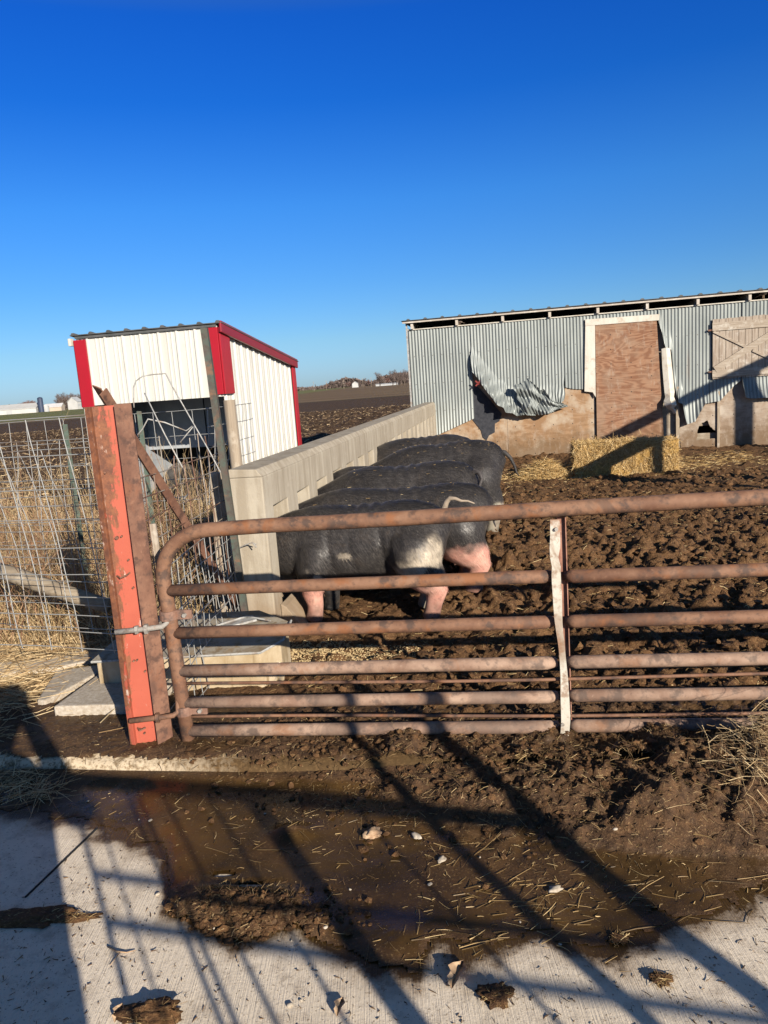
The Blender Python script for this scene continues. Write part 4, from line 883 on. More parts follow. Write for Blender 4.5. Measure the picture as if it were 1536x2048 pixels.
def make_pig(label, head, rump, sc, patches, legs, tail, seed, hairs=9000, bits=0, zoff=0.0, fat=1.0, hang=0.0):
    head = Vector((*head, 0)); rump = Vector((*rump, 0)); d = (head - rump).normalized()
    st, droop = {3: (1.05, .0), 11: (1.20, .0), 23: (1.0, .085), 41: (1.0, .09), 53: (1.0, .06)}.get(seed, (1.0, .0)); origin = rump + d*.64*sc*st; z0 = float(yard_z(origin.x, origin.y)) + zoff
    t = thing('pig', label, 'pig', (origin.x, origin.y, z0), math.atan2(d.y, d.x), 'black pigs feeding through the wall')
    V = PV.copy(); 
    leg = smooth(.34, .22, V[:, 2])
    V[:, 1] *= (fat*(1-leg) + leg); V[:, 2] += (1-leg)*.012*np.sin(V[:, 0]*5+seed) 
    up_ = 1-leg
    for bx, bz, rx, rz_, am in ((.27, .50, .13, .20, .022), (-.42, .54, .15, .19, .030), (-.19, .44, .07, .14, -.030), (.05, .45, .16, .15, .012), (.42, .62, .07, .16, -.014)):
        V[:, 1] += np.sign(V[:, 1])*am*np.exp(-((V[:, 0]-bx)/rx)**2 - ((V[:, 2]-bz)/rz_)**2)*np.clip(np.abs(V[:, 1])/.1, 0, 1)
    V[:, 2] += .006*np.exp(-(V[:, 1]/.045)**2)*smooth(.74, .82, V[:, 2]) + .014*np.sin((V[:, 0]+.1)*4.2)*smooth(.6, .8, V[:, 2])
    V += (fbm(V[:, 0], V[:, 1], V[:, 2]+seed, 3.2, 2)[:, None]*np.array([0, .02, .018]))*(1-leg)[:, None]
    # skin folds behind shoulder and before the ham
    for fx0, am in ((.17, .010), (-.20, .012), (.02, .006)):
        q = V[:, 0] - fx0 - .12*(V[:, 2]-.5); V[:, 1] -= np.sign(V[:, 1])*am*np.exp(-(q/.022)**2)*smooth(.3, .45, V[:, 2])*smooth(.84, .6, V[:, 2])
    q = V[:, 0] + .06; V[:, 2] += .006*np.sin(q*70)*np.exp(-(q/.16)**2)*smooth(.7, .82, V[:, 2])       # wrinkled back
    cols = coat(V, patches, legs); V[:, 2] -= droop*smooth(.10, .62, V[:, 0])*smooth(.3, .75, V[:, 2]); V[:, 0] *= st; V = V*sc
    # tail and hooves join the same mesh
    mb = MB(); tcol = None
    if tail: mb.tube([Vector((p[0]*st, p[1], p[2]))*sc for p in tail[0]], [r_*sc for r_ in np.linspace(1, .22, len(tail[0]))**1.2*.027], 8)
    tv = np.array(mb.v).reshape(-1, 3); n0 = len(V)
    F = PF + [tuple(n0 + i for i in f) for f in mb.f]
    VA = np.vstack([V, tv]) if len(tv) else V
    CA = np.vstack([cols, np.repeat(np.array(tail[1])[None], len(tv), 0)]) if len(tv) else cols
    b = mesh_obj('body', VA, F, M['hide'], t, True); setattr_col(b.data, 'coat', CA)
    # bristles: fine blades lying back along the body
    r2 = np.random.default_rng(seed); cand = np.where((V[:, 2]/sc > .22) & (V[:, 0]/sc < .7))[0]
    me = b.data; nv = np.zeros(len(me.vertices)*3, np.float32); me.vertex_normals.foreach_get('vector', nv); nv = nv.reshape(-1, 3)
    I = r2.choice(cand, hairs); base = V[I] + r2.normal(0, .006, (hairs, 3)); N = nv[I]
    base -= N * ((base - V[I])*N).sum(1)[:, None]
    dirv = np.array([-.8, 0, -.75])[None] + r2.normal(0, .22, (hairs, 3)); dirv[:, 2] -= np.abs(N[:, 1])*.6; dirv -= N*(dirv*N).sum(1)[:, None]; dirv /= np.linalg.norm(dirv, axis=1)[:, None] + 1e-6
    L = r2.uniform(.022, .048, hairs)[:, None]; side = np.cross(N, dirv); wd = .00085
    tip = base + dirv*L + N*L*r2.uniform(.06, .24, hairs)[:, None]
    hv = np.stack([base - side*wd, base + side*wd, tip], 1).reshape(-1, 3)
    hf = np.arange(hairs*3).reshape(-1, 3).tolist()
    hb = mesh_obj('bristles', hv, hf, M['bristle'], t)
    hc = CA[I]*r2.uniform(.6, 1.5, hairs)[:, None] + ((.01 + r2.random(hairs)**2*.085)*(1 - .85*np.exp(-(V[I, 1]/(.085*sc))**2)*(V[I, 2] > .70*sc)))[:, None]*np.array([1, .88, .78]); setattr_col(hb.data, 'coat', np.repeat(np.clip(hc, 0, .75), 3, 0))  # bristles darkened along the painted crest shade too
    hb['kind'] = 'stuff'
    if bits:
        cand2 = np.where((V[:, 2]/sc > .76) & (V[:, 0]/sc < .4))[0]; J = r2.choice(cand2, bits); B = V[J] + nv[J]*.006; sb = MB()
        for p in B:
            a = r2.uniform(0, 6.28); l = r2.uniform(.005, .017); sb.beam(p - np.array([math.cos(a)*l, math.sin(a)*l, 0]), p + np.array([math.cos(a)*l, math.sin(a)*l, .002]), .0022, .0012)
        so_ = obj('straw_bits', sb, M['straw'], t, fixn=False); so_['kind'] = 'stuff'
    return t
def wallp(y, off=.135): return (float(wallx(y)) + off, y)
D = Vector((-.985, .172, 0))
def span(y, rx, ry): return ((rx + D.x*1.7, ry + D.y*1.7), (rx, ry))
hw_, rp = span(5.2, .430, 5.03)
make_pig('nearest black pig with a pale patch on its ham and one pale pink hind leg', hw_, rp, .925,
    [(WHT, (-.50, .20, .51), (.16, .20, .135), .3), (WHT, (-.40, .22, .43), (.13, .14, .09), .3), (WHT*.6, (.07, .25, .52), (.05, .08, .022), .3), (WHT, (.27, .24, .375), (.035, .1, .045), .3), (WHT*.7, (.33, .24, .42), (.03, .1, .04), .3), (WHT*.25, (.10, .24, .76), (.05, .12, .03), .4), (np.array([.22, .13, .09]), (-.15, .1, .27), (.16, .12, .03), .4)],
    [(PNK, -.8, -.3, 1, .27), (PNK, .15, .5, 1, .27), (WHT, -.8, -.3, -1, .25), (BLK*1.5, .15, .5, -1, .2)],
    ([(-.585, .0, .70), (-.615, .01, .78), (-.640, .015, .845), (-.668, .02, .872), (-.705, .03, .868), (-.745, .035, .850), (-.79, .03, .846), (-.835, .04, .828)], (.26, .21, .16)), 3, 42000, 14, fat=.98)
hw_, rp = span(5.8, .815, 5.62)
make_pig('second black pig with pink hind legs seen behind the nearest one', hw_, rp, .945,
    [(WHT, (-.60, .05, .36), (.08, .16, .06), .3), (WHT*.9, (-.64, -.08, .52), (.05, .05, .10), .3), (WHT*.3, (-.62, .12, .50), (.05, .06, .05), .4)],
    [(PNK, -.9, -.3, 1, .36), (PNK, -.9, -.3, -1, .36), (BLK, .15, .5, 1, .25)], ([(-.60, .02, .68), (-.645, .03, .66), (-.66, .04, .60), (-.655, .04, .54), (-.665, .04, .50)], (.05, .045, .045)), 11, 28000, 26)
hw_, rp = span(6.38, .80, 6.17)
make_pig('third black pig with straw bits along its back and a curled tail', hw_, rp, 1.08, [(WHT, (-.64, .05, .30), (.05, .1, .06), .3)],
    [(PNK, -.9, -.3, -1, .25)], ([(-.585, .03, .73), (-.62, .05, .775), (-.655, .07, .765), (-.67, .08, .72), (-.65, .09, .67), (-.665, .09, .63), (-.70, .08, .61)], (.045, .04, .04)), 23, 24000, 40)
hw_, rp = span(6.98, .68, 6.78)
make_pig('lower black pig mostly hidden between two bigger backs', hw_, rp, .985, [], [], None, 31, 6000, 10)
hw_, rp = span(8.17, 1.30, 7.86)
make_pig('big black pig showing its rounded rump and hanging tail', hw_, rp, 1.11, [(WHT*.35, (-.62, .08, .52), (.05, .08, .04), .5)], [(WHT, -.9, -.3, 1, .25), (WHT, -.9, -.3, -1, .25)],
    ([(-.60, .02, .74), (-.65, .03, .735), (-.70, .03, .68), (-.735, .02, .60), (-.75, .02, .54), (-.775, .02, .50)], (.03, .028, .028)), 41, 20000, 55)
hw_, rp = span(9.36, 1.18, 9.05)
make_pig('farthest black pig with only the top of its back showing', hw_, rp, 1.12, [], [], None, 53, 6000, 14)
# animal in the shade of the shed
t = thing('pig', 'black pig standing in the dark opening of the white shed', 'pig', (-2.55, 9.7, -.12), R(-70))
b = mesh_obj('body', PV*1.0, PF, M['hide'], t, True); setattr_col(b.data, 'coat', np.repeat(BLK[None], len(PV), 0))

# ------------------------------------------------------------------ straw, weeds, litter
def blades(name, P0, dirs, L, wdt, mt, kind='stuff', bend=0.0, taper=.5, parent=None, nseg=2):
    """many three-sided stalks; P0 (n,3), dirs (n,3) unit, L (n,), wdt (n,)"""
    n = len(P0); r2 = np.random.default_rng(n)
    ref = r2.normal(0, 1, (n, 3)); s = np.cross(dirs, ref); s /= np.linalg.norm(s, axis=1)[:, None] + 1e-9; q = np.cross(dirs, s)
    bd = r2.normal(0, 1, (n, 3))*bend; bd[:, 2] -= abs(bend)*.8
    rows = []
    for i in range(nseg+1):
        f = i/nseg; c = P0 + dirs*(L*f)[:, None] + bd*(L*f*f)[:, None]; wq = (wdt*(1 - taper*f))[:, None]
        for a in (0, 2.094, 4.189): rows.append(c + s*math.cos(a)*wq + q*math.sin(a)*wq)
    V = np.stack(rows, 1).reshape(-1, 3); k = 3*(nseg+1); fs = []
    base = np.arange(n)*k
    for i in range(nseg):
        for a in range(3):
            b_ = (a+1) % 3; fs.append(np.stack([base+i*3+a, base+i*3+b_, base+(i+1)*3+b_, base+(i+1)*3+a], 1))
    F = np.concatenate(fs).tolist()
    o = mesh_obj(name, V, F, M[mt], parent)
    if kind: o['kind'] = kind
    return o
def flatdirs(n, tilt=.15, az=None):
    a = rng.uniform(0, 2*math.pi, n) if az is None else az; z = rng.normal(0, tilt, n)
    d = np.stack([np.cos(a), np.sin(a), z], 1); return d/np.linalg.norm(d, axis=1)[:, None]

# bales
def bale(label, c, size, rz, n, seed):
    t = thing('hay_bale', label, 'bale', c, rz, 'golden bales in the yard'); sx, sy, sz = size
    bm = bmesh.new(); bmesh.ops.create_cube(bm, size=1); bmesh.ops.subdivide_edges(bm, edges=bm.edges[:], cuts=22, use_grid_fill=True)
    for v in bm.verts:
        p = Vector((v.co.x*sx*.97, v.co.y*sy*.97, (v.co.z+.5)*sz*.97)); f = float(fbm(p.x+seed, p.y, p.z, 9, 3))*.055 + float(fbm(p.x+seed*2, p.y, p.z, 2.6, 2))*.09; nn = v.co.normalized(); v.co = p + nn*f
    me = bpy.data.meshes.new('packed_straw'); bm.to_mesh(me); bm.free(); me.materials.append(M['strawcore']); o = bpy.data.objects.new('packed_straw', me); C.objects.link(o); o.parent = t
    u = rng.uniform(-.5, .5, (n, 3)); ax = rng.choice(3, n, p=[.25, .5, .25]); sg = rng.choice([-1, 1], n); sg[ax == 2] = 1; sg[(ax == 1)] = -1; u[np.arange(n), ax] = .5*sg
    P0 = u*np.array(size) + np.array([0, 0, sz/2]); dd = rng.normal(0, 1, (n, 3)); dd[np.arange(n), ax] = np.abs(dd[np.arange(n), ax])*sg*.28; dd[:, 2] = np.where(ax == 2, dd[:, 2], dd[:, 2]*1.3)
    dd /= np.linalg.norm(dd, axis=1)[:, None]; L = rng.uniform(.04, .11, n) + .12*rng.random(n)**6
    dd[::9] += np.array([0, -.5, .3])*rng.random((len(dd[::9]), 1)); dd /= np.linalg.norm(dd, axis=1)[:, None]
    blades('loose_straw', P0 - dd*(L*.4)[:, None], dd, L, rng.uniform(.0016, .0034, n), 'straw', 'stuff', .25, .2, t)
    return t
E_B = R(-9)
p = at(1231, 945, 12.3)
bale('long golden bale under the boarded door with a slanting shadow across it', (p.x-.02, 12.52, -.16), (1.20, .46, .56), E_B, 7000, 1)
bale('short golden bale end butted against the right of the long bale', (p.x + .80, 12.42, -.16), (.42, .56, .54), E_B, 3200, 2)
# spilled straw
n = 6500; th_ = rng.uniform(0, 6.28, n); rr = np.sqrt(rng.uniform(0, 1, n)); hx = 2.82 + .48*rr*np.cos(th_); hy = 12.75 + .42*rr*np.sin(th_)
P0 = np.stack([hx, hy, -.15 + .30*(1-rr**1.3)*rng.uniform(.5, 1, n)], 1); blades('spilled_straw', P0, flatdirs(n, .35), rng.uniform(.06, .18, n), rng.uniform(.002, .0038, n), 'straw', 'stuff', .25)
n = 3000; hx = rng.uniform(2.0, 6.6, n); hy = 12.9 - (hx-3)*.14 + rng.normal(0, .45, n) + .7*smooth(4.8, 6, hx); P0 = np.stack([hx, hy, mud_h(hx, hy) + .012], 1); blades('spilled_straw', P0, flatdirs(n, .15), rng.uniform(.06, .18, n), rng.uniform(.002, .0034, n), 'straw', 'stuff', .2)
# straw trodden into the yard
n = 16000; y = 3.4 + 11*rng.random(n)**1.6; x = wallx(y) + .3 + rng.uniform(0, 1, n)*(4.2 + .35*y); P0 = np.stack([x, y, mud_h(x, y) + .004], 1)
blades('yard_litter', P0, flatdirs(n, .18), rng.uniform(.012, .05, n)*(1+y/14), rng.uniform(.0008, .0016, n)*(1+y/14), 'litter', 'stuff', .2)
def crumbs(name, x, y, zf, r_, mt):
    bm = bmesh.new(); bmesh.ops.create_icosphere(bm, subdivisions=1, radius=1); bv = np.array([v.co[:] for v in bm.verts]); bf = np.array([[v.index for v in f.verts] for f in bm.faces]); bm.free()
    n = len(x); V = bv[None]*(1 + rng.uniform(-.45, .35, (n, len(bv), 1)))*r_[:, None, None]*np.stack([rng.uniform(.8, 1.5, n), rng.uniform(.8, 1.5, n), rng.uniform(.5, .9, n)], 1)[:, None]
    V = V + np.stack([x, y, zf + r_*.25], 1)[:, None]; F = (bf[None] + (np.arange(n)*len(bv))[:, None, None]).reshape(-1, 3)
    o = mesh_obj(name, V.reshape(-1, 3), F.tolist(), M[mt]); o['kind'] = 'stuff'; return o
n = 15000; y = 3.35 + 8.5*rng.random(n)**1.7; x = wallx(y) + .5 + rng.random(n)**.7*(3.0 + .5*y); crumbs('dung_crumbs', x, y, mud_h(x, y), .004 + .022*rng.random(n)**3*(1+y/12), 'mud')
n = 3200; x = rng.uniform(-1.3, 2.2, n); y = kline(x) + rng.normal(.05, .22, n); k = (rng.random(n) < smooth(-1.3, .4, x)) & (pool_mask(x, y) > .12) & (y < kline(x)+.5); x = x[k]; y = y[k]
crumbs('dung_crumbs', x, y, np.where(y < kline(x), pool_z(x, y), ktop_z(x, y)), .003 + .015*rng.random(len(x))**2.5, 'mud')
M['feed'] = plain("spilled_feed", (.46, .36, .20), .9, (.34, .24, .12), 60)
n = 5200; a = rng.uniform(0, 6.28, n); q = rng.random(n)**.7; x = -.40 + q*np.cos(a)*.62; y = 4.42 - .10*(x+.4) + q*np.sin(a)*.22; k = fbm(x, y, 7.1, 6, 3) > -.12; x = x[k]; y = y[k]
crumbs('spilled_feed', x, y, mud_h(x, y), .0022 + .0035*rng.random(len(x)), 'feed')
# dry verge: weeds and straw left of the post
n = 17000; x = rng.uniform(-6.2, -1.35, n); y = rng.uniform(4.5, 8.6, n); k = (x < -1.55 - .0*(y)) ; x = x[k]; y = y[k]; n = len(x)
hgt = np.clip(fbm(x, y, 3.0, .9, 3)*1.0 + .82, .25, 1.3) * smooth(4.4, 5.3, y)
d = rng.normal(0, .26, (n, 3)); d[:, 2] = 1; d /= np.linalg.norm(d, axis=1)[:, None]
blades('dry_grass', np.stack([x, y, dirt_h(x, y) - .02], 1), d, hgt*rng.uniform(.35, .95, n), rng.uniform(.0016, .0036, n), 'weed', 'stuff', .35, .7, nseg=3)
n = 900; x = rng.uniform(-5.5, -1.5, n); y = rng.uniform(4.9, 7.6, n); d = rng.normal(0, .2, (n, 3)); d[:, 2] = 1; d /= np.linalg.norm(d, axis=1)[:, None]
blades('weed_stalks', np.stack([x, y, dirt_h(x, y)], 1), d, rng.uniform(.4, 1.05, n), rng.uniform(.0022, .0045, n), 'weedstem', 'stuff', .18, .6, nseg=3)
n = 2600; i = rng.integers(0, 900, n); f = rng.uniform(.35, 1, n); 
P0 = np.stack([x[i], y[i], dirt_h(x[i], y[i])], 1) + d[i]*(f*.75)[:, None]; dd = rng.normal(0, 1, (n, 3)); dd[:, 2] = np.abs(dd[:, 2])*.8; dd /= np.linalg.norm(dd, axis=1)[:, None]
blades('weed_stalks', P0, dd, rng.uniform(.05, .2, n), rng.uniform(.0012, .0026, n), 'weedstem', 'stuff', .3, .6)
n = 11000; x = rng.uniform(-4.2, -1.35, n); y = rng.uniform(3.35, 6.3, n)
keepm = (y > 4.72 - .05*(x+2) + rng.normal(0, .10, n)) | ((x < -1.98 + rng.normal(0, .10, n)) & (y > 3.3)) | (rng.random(n) < .05); x = x[keepm]; y = y[keepm]; n = len(x)
blades('straw_mat', np.stack([x, y, dirt_h(x, y) + rng.uniform(.0, .05, n)], 1), flatdirs(n, .14), rng.uniform(.07, .34, n), rng.uniform(.0014, .0030, n), 'weed', 'stuff', .15)
# weeds under and behind the mesh
n = 2600; x = rng.uniform(-1.6, -.95, n); y = rng.uniform(5.0, 8.2, n); x = wallx(y) - rng.uniform(.2, 1.6, n); d = rng.normal(0, .4, (n, 3)); d[:, 2] = 1; d /= np.linalg.norm(d, axis=1)[:, None]
blades('dry_grass', np.stack([x, y, dirt_h(x, y) - .02], 1), d, rng.uniform(.15, .75, n), rng.uniform(.0016, .0034, n), 'weed', 'stuff', .35, .7, nseg=3)
# corn residue on the field
n = 16000; y = 11.5 + 62*rng.random(n)**1.8; x = -y*.60 + rng.random(n)*(y*.66); k = x < wallx(y) - .2 + 50*(y > 17.4); x = x[k]; y = y[k]; n = len(x); sz = rng.uniform(.4, 1.0, n)*(1 + y/45)
P0 = np.stack([x, y, field_z(x, y) + .02], 1); blades('corn_residue', P0, flatdirs(n, .3), sz*.10, sz*.010, 'residue', 'stuff', .3)
# straw, stones and husks over the slurry and the kerb
def pz(x, y): return np.where(y < kline(x), pool_z(x, y), ktop_z(x, y))
def inpool(x, y): return (pool_mask(x, y) > .0) & (y < kline(x) + .45)
n = 5200; x = rng.uniform(-1.9, 2.2, n); y = rng.uniform(1.75, 3.35, n); dens = (.12 + .60*smooth(-.4, .7, x))*smooth(-.25, .25, fbm(x, y, 3.7, 3.5, 3)) ; k = inpool(x, y) & (rng.random(n) < dens); x = x[k]; y = y[k]; n = len(x)
blades('slurry_litter', np.stack([x, y, pz(x, y) + .003], 1), flatdirs(n, .10), rng.uniform(.01, .055, n), rng.uniform(.0006, .0013, n), 'litter', 'stuff', .2)
n = 46000; x = rng.uniform(-1.7, 2.3, n); y = kline(x) + rng.uniform(-.75, .60, n); dn = np.clip(smooth(-1.3, .5, x)*.8 + .2 - .9*smooth(-.1, -.7, y-kline(x)), .06, 1); k = inpool(x, y) & (rng.random(n) < dn); x = x[k]; y = y[k]; n = len(x)
blades('dung_fibres', np.stack([x, y, pz(x, y) + .001], 1), flatdirs(n, .45), rng.uniform(.008, .036, n), rng.uniform(.0006, .0014, n), 'fibre', 'stuff', .35)
n = 620; x = rng.uniform(-1.5, 1.3, n); y = rng.uniform(1.85, 2.9, n); k = inpool(x, y) & ((x > -.1) | (y > 2.3)) & (fbm(x, y, 2.9, 3, 2) > -.05); x = x[k]; y = y[k]; n = len(x)
blades('floating_straw', np.stack([x, y, pz(x, y) + .003], 1), flatdirs(n, .04, rng.normal(.35, .8, n)), .04 + .13*rng.random(n)**2, rng.uniform(.0007, .0017, n), 'litterwet', 'stuff', .14, nseg=3)
n = 900; cx = -.55 + rng.normal(0, .15, 2600); cy = 2.17 + rng.normal(0, .07, 2600); k = (pool_mask(cx, cy) > .04); cx = cx[k]; cy = cy[k]
blades('dung_fibres', np.stack([cx, cy, pz(cx, cy) + .001], 1), flatdirs(len(cx), .4), rng.uniform(.008, .03, len(cx)), rng.uniform(.0006, .0014, len(cx)), 'fibre', 'stuff', .35)
cx = -.53 + rng.normal(0, .15, 900); cy = 2.16 + rng.normal(0, .06, 900); k = (pool_mask(cx, cy) > .03); cx = cx[k]; cy = cy[k]
crumbs('dung_crumbs', cx, cy, pool_z(cx, cy), .002 + .013*rng.random(len(cx))**2.5, 'mud')
n = 900; cx = 1.42 + rng.normal(0, .12, n); cy = 2.62 + rng.normal(0, .13, n); P0 = np.stack([cx, cy, pz(cx, cy) + .01 + rng.uniform(0, .08, n)], 1)
blades('dry_straw_tuft', P0, flatdirs(n, .45, rng.normal(-.6, .6, n)), rng.uniform(.05, .20, n), rng.uniform(.0007, .0015, n), 'weed', 'stuff', .4, nseg=3)
n = 150; x = .42 + rng.normal(0, .28, n); y = 2.10 + rng.normal(0, .11, n); k = pool_mask(x, y) > -.02; x = x[k]; y = y[k]; n = len(x)
blades('floating_straw', np.stack([x, y, np.maximum(pz(x, y), AZ) + .004], 1), flatdirs(n, .06, np.where(rng.random(n) < .6, .25, 1.1) + rng.normal(0, .35, n)), .03 + .12*rng.random(n)**1.5, rng.uniform(.0009, .0018, n), 'litterwet', 'stuff', .2, nseg=3)
n = 1500; x = rng.uniform(-1.4, 1.6, n); y = rng.uniform(1.2, 2.6, n); k = pool_mask(x, y) < .02; x = x[k]; y = y[k]; n = len(x)
blades('concrete_litter', np.stack([x, y, np.full(n, AZ + .003)], 1), flatdirs(n, .08), rng.uniform(.004, .022, n), rng.uniform(.0009, .0024, n), 'clod', 'stuff', .3)
n = 700; x = rng.uniform(-2.3, -1.5, n); y = kline(x) - rng.uniform(-.02, .22, n); blades('straw_mat', np.stack([x, y, np.full(n, AZ + .01) + rng.uniform(0, .03, n)], 1), flatdirs(n, .2), rng.uniform(.05, .2, n), rng.uniform(.001, .0022, n), 'weed', 'stuff', .2)

# ------------------------------------------------------------------ what lies on the slurry and the apron
def lump_mesh(r_, seed, sq=(1, 1, .6), rough=.5, sub=3, f=2.5):
    bm = bmesh.new(); bmesh.ops.create_icosphere(bm, subdivisions=sub, radius=1)
    for v in bm.verts:
        n_ = float(fbm(v.co.x+seed*3.1, v.co.y+seed, v.co.z, f/2, 4))*rough
        v.co = Vector((v.co.x*sq[0], v.co.y*sq[1], v.co.z*sq[2]))*(1+n_)*r_
    me = bpy.data.meshes.new('lump'); bm.to_mesh(me); bm.free(); me.polygons.foreach_set('use_smooth', [True]*len(me.polygons)); return me
def lay(name, me, mt, px, py, label, cat, group=None, sink=.3, rz=0):
    g = gnd(px, py, AZ); z = AZ
    if inpool(np.array([g.x]), np.array([g.y]))[0]:
        z = float(pz(np.array([g.x]), np.array([g.y]))[0]); g = gnd(px, py, z)
    me = me.copy(); me.materials.clear(); me.materials.append(M[mt]); o = bpy.data.objects.new(name, me); C.objects.link(o)
    o.location = (g.x, g.y, z + max(v.co.z for v in me.vertices)*(1-sink) * .9); o.rotation_euler = (0, 0, rz); tag(o, label, cat, group); return o
peb = [lump_mesh(r_, k, (1.2, .8, .55), .7, 2) for k, r_ in enumerate((.0055, .0075, .0045))]
for k, (x, y) in enumerate([(176,1603),(301,1642),(278,1640),(530,1628),(315,1790),(428,1857),(1165,1725),(860,1770),(1040,1845),(1120,1890),(650,1857),(583,1882),(602,2002),(580,2012),(635,1955),(700,1780),(1230,1660),(960,1715)]):
    lay('pebble', peb[k % 3], 'stone', x, y, 'small pale pebble lying on the wet slurry or concrete', 'pebble', 'pale pebbles on the apron', rz=k)
sh = [lump_mesh(.016, 11, (1.5, .8, .45), .9, 3), lump_mesh(.013, 12, (1.4, .9, .5), 1.0, 3)]
lay('bone_chip', sh[0], 'stone', 1110, 1782, 'white curved chip lying among floating straw', 'chip', sink=.1, rz=.2)
lay('bone_chip', sh[1], 'stone', 882, 1722, 'white angular chip in the middle of the slurry', 'chip', sink=.1, rz=1.0)
lay('bone_chip', sh[0], 'stone', 832, 1676, 'pale broken chip beside a dark lump in the slurry', 'chip', sink=.1, rz=2.1)
lay('stone', lump_mesh(.026, 21, (1.3, 1, .55), .9, 4), 'husk', 745, 1672, 'round tan stone half sunk in the slurry', 'stone', rz=.4)
lay('corn_cob', lump_mesh(.028, 22, (2.0, .8, .6), .6, 3), 'husk', 238, 2030, 'pale husk fragment standing on the concrete by the big shadow', 'husk', rz=1.2) if False else None
clm = M['pool']
def clod(px, py, r_, label, seed, sq=(1.2, .9, .45)):
    me = lump_mesh(r_, seed, sq, .95, 4, 5.0)
    o = lay('manure_clod', me, 'mud', px, py, label, 'clod', 'dung clods on the concrete', sink=.45)
    n = 70; r2 = np.random.default_rng(seed); a = r2.uniform(0, 6.28, n); q = r_*np.sqrt(r2.random(n)); 
    P0 = np.stack([np.cos(a)*q*sq[0], np.sin(a)*q*sq[1], np.full(n, r_*sq[2]*.35)*(1-(q/r_)**2)+.004], 1)
    blades('straw_bits', P0, flatdirs(n, .3), r2.uniform(.01, .04, n), r2.uniform(.0006, .0014, n), 'litter', None, .2, parent=o); return o
clod(300, 2034, .050, 'dark dung clod with twigs at the bottom edge of the slab', 31, (1.5, .7, .35))
clod(992, 1996, .036, 'flat strawy dung clod alone on the pale concrete', 32)
clod(1322, 1962, .022, 'small dung clod beside the widest post shadow', 33)
clod(1235, 1880, .020, 'small tufted dung clod at the slurry edge', 34)
clod(60, 1836, .075, 'flat smear of dung in the shade crossing the slab joint', 35, (1.9, .55, .12))
clod(150, 1838, .045, 'thin end of a dung smear in the sun beside the shade', 36, (1.7, .4, .12))
me = bpy.data.meshes.new('leaf')
def leaf(px, py, label, s, rz):
    vs = []; fs = []; n = 7
    for i in range(n):
        f = i/(n-1); wd = math.sin(math.pi*min(1, f*.95+.05))*.022*s*(1+.4*math.sin(i*2.3)); z = .012*s*math.sin(f*3.4) + .004
        vs += [((f-.5)*.10*s, -wd, z+.016*s*abs(math.sin(i*1.7))), ((f-.5)*.10*s, 0, z*.6), ((f-.5)*.10*s, wd, z+.012*s)]
    for i in range(n-1):
        for k in range(2): a = i*3+k; fs.append((a, a+1, a+4, a+3))
    g = gnd(px, py, AZ+.004); o = mesh_obj('dry_leaf', vs, fs, M['husk'], loc=(g.x, g.y, AZ+.003)); o.rotation_euler = (0, 0, rz); tag(o, label, 'leaf'); return o
leaf(915, 1952, 'curled dry husk standing on the concrete below the slurry tongue', 1.0, 1.1)
leaf(238, 2028, 'pale upright husk scrap near the bottom left shadow edge', .6, 1.5)
leaf(680, 2016, 'small curled leaf on the concrete between two post shadows', .6, 1.3)
mb = MB(); g = gnd(235, 1908, AZ); mb.tube([(g.x-.04, g.y+.03, AZ+.004), (g.x, g.y, AZ+.008), (g.x+.03, g.y-.004, AZ+.006), (g.x+.055, g.y+.004, AZ+.005)], [.003, .003, .002, .001], 6)
mb.tube([(g.x+.01, g.y-.002, AZ+.007), (g.x-.005, g.y-.05, AZ+.004)], [.002, .001], 5); o = obj('twig', mb, M['husk'], smooth_=True); tag(o, 'forked dark twig on the pale concrete near a thin shadow', 'twig')

# ------------------------------------------------------------------ sparrows on the barn sill
def bird(p, label, rz, s=1.0):
    mb = MB(); mb.tube([(-.055, 0, .045), (-.04, 0, .052), (-.01, 0, .062), (.025, 0, .075), (.045, 0, .088), (.055, 0, .100), (.068, 0, .104), (.075, 0, .103)], [.004, .016, .026, .027, .020, .018, .015, .005], 12)
    mb.tube([(-.04, 0, .05), (-.075, 0, .036), (-.105, 0, .026)], [.014, .011, .009], 8, flat=.4)
    t = thing('sparrow', label, 'bird', p, rz, 'sparrows on the barn sill'); o = obj('body', mb, M['bird'], t, True); o.scale = (s, s, s)
    mb = MB(); mb.tube([(.070, 0, .103), (.084, 0, .100)], [.005, .001], 6); q = obj('beak', mb, M['black'], t); q.scale = (s, s, s)
    for sy in (-1, 1): mb = MB(); mb.tube([(.005, sy*.010, .045), (.002, sy*.011, .018), (.008, sy*.011, .0)], [.003, .002, .002], 5); q = obj('leg', mb, M['husk'], t); q.scale = (s, s, s)
M['bird'] = plain("brown_grey_feathers", (.13, .10, .08), .8, (.06, .045, .035), 40)
Rb = Matrix.Rotation(R(-11.5), 4, 'Z'); 
def bp(u, y, z): q = Rb @ Vector((u, y, z)); return (q.x + .82, q.y + 17.0, q.z)
bird(bp(7.26, -.03, 2.732), 'plump dark bird perched on the white sill strip above the hatch', R(-60), 1.75)
bird(bp(1.15, -.02, 2.732), 'small pale bird perched near the left end of the barn sill', R(150), 1.1)

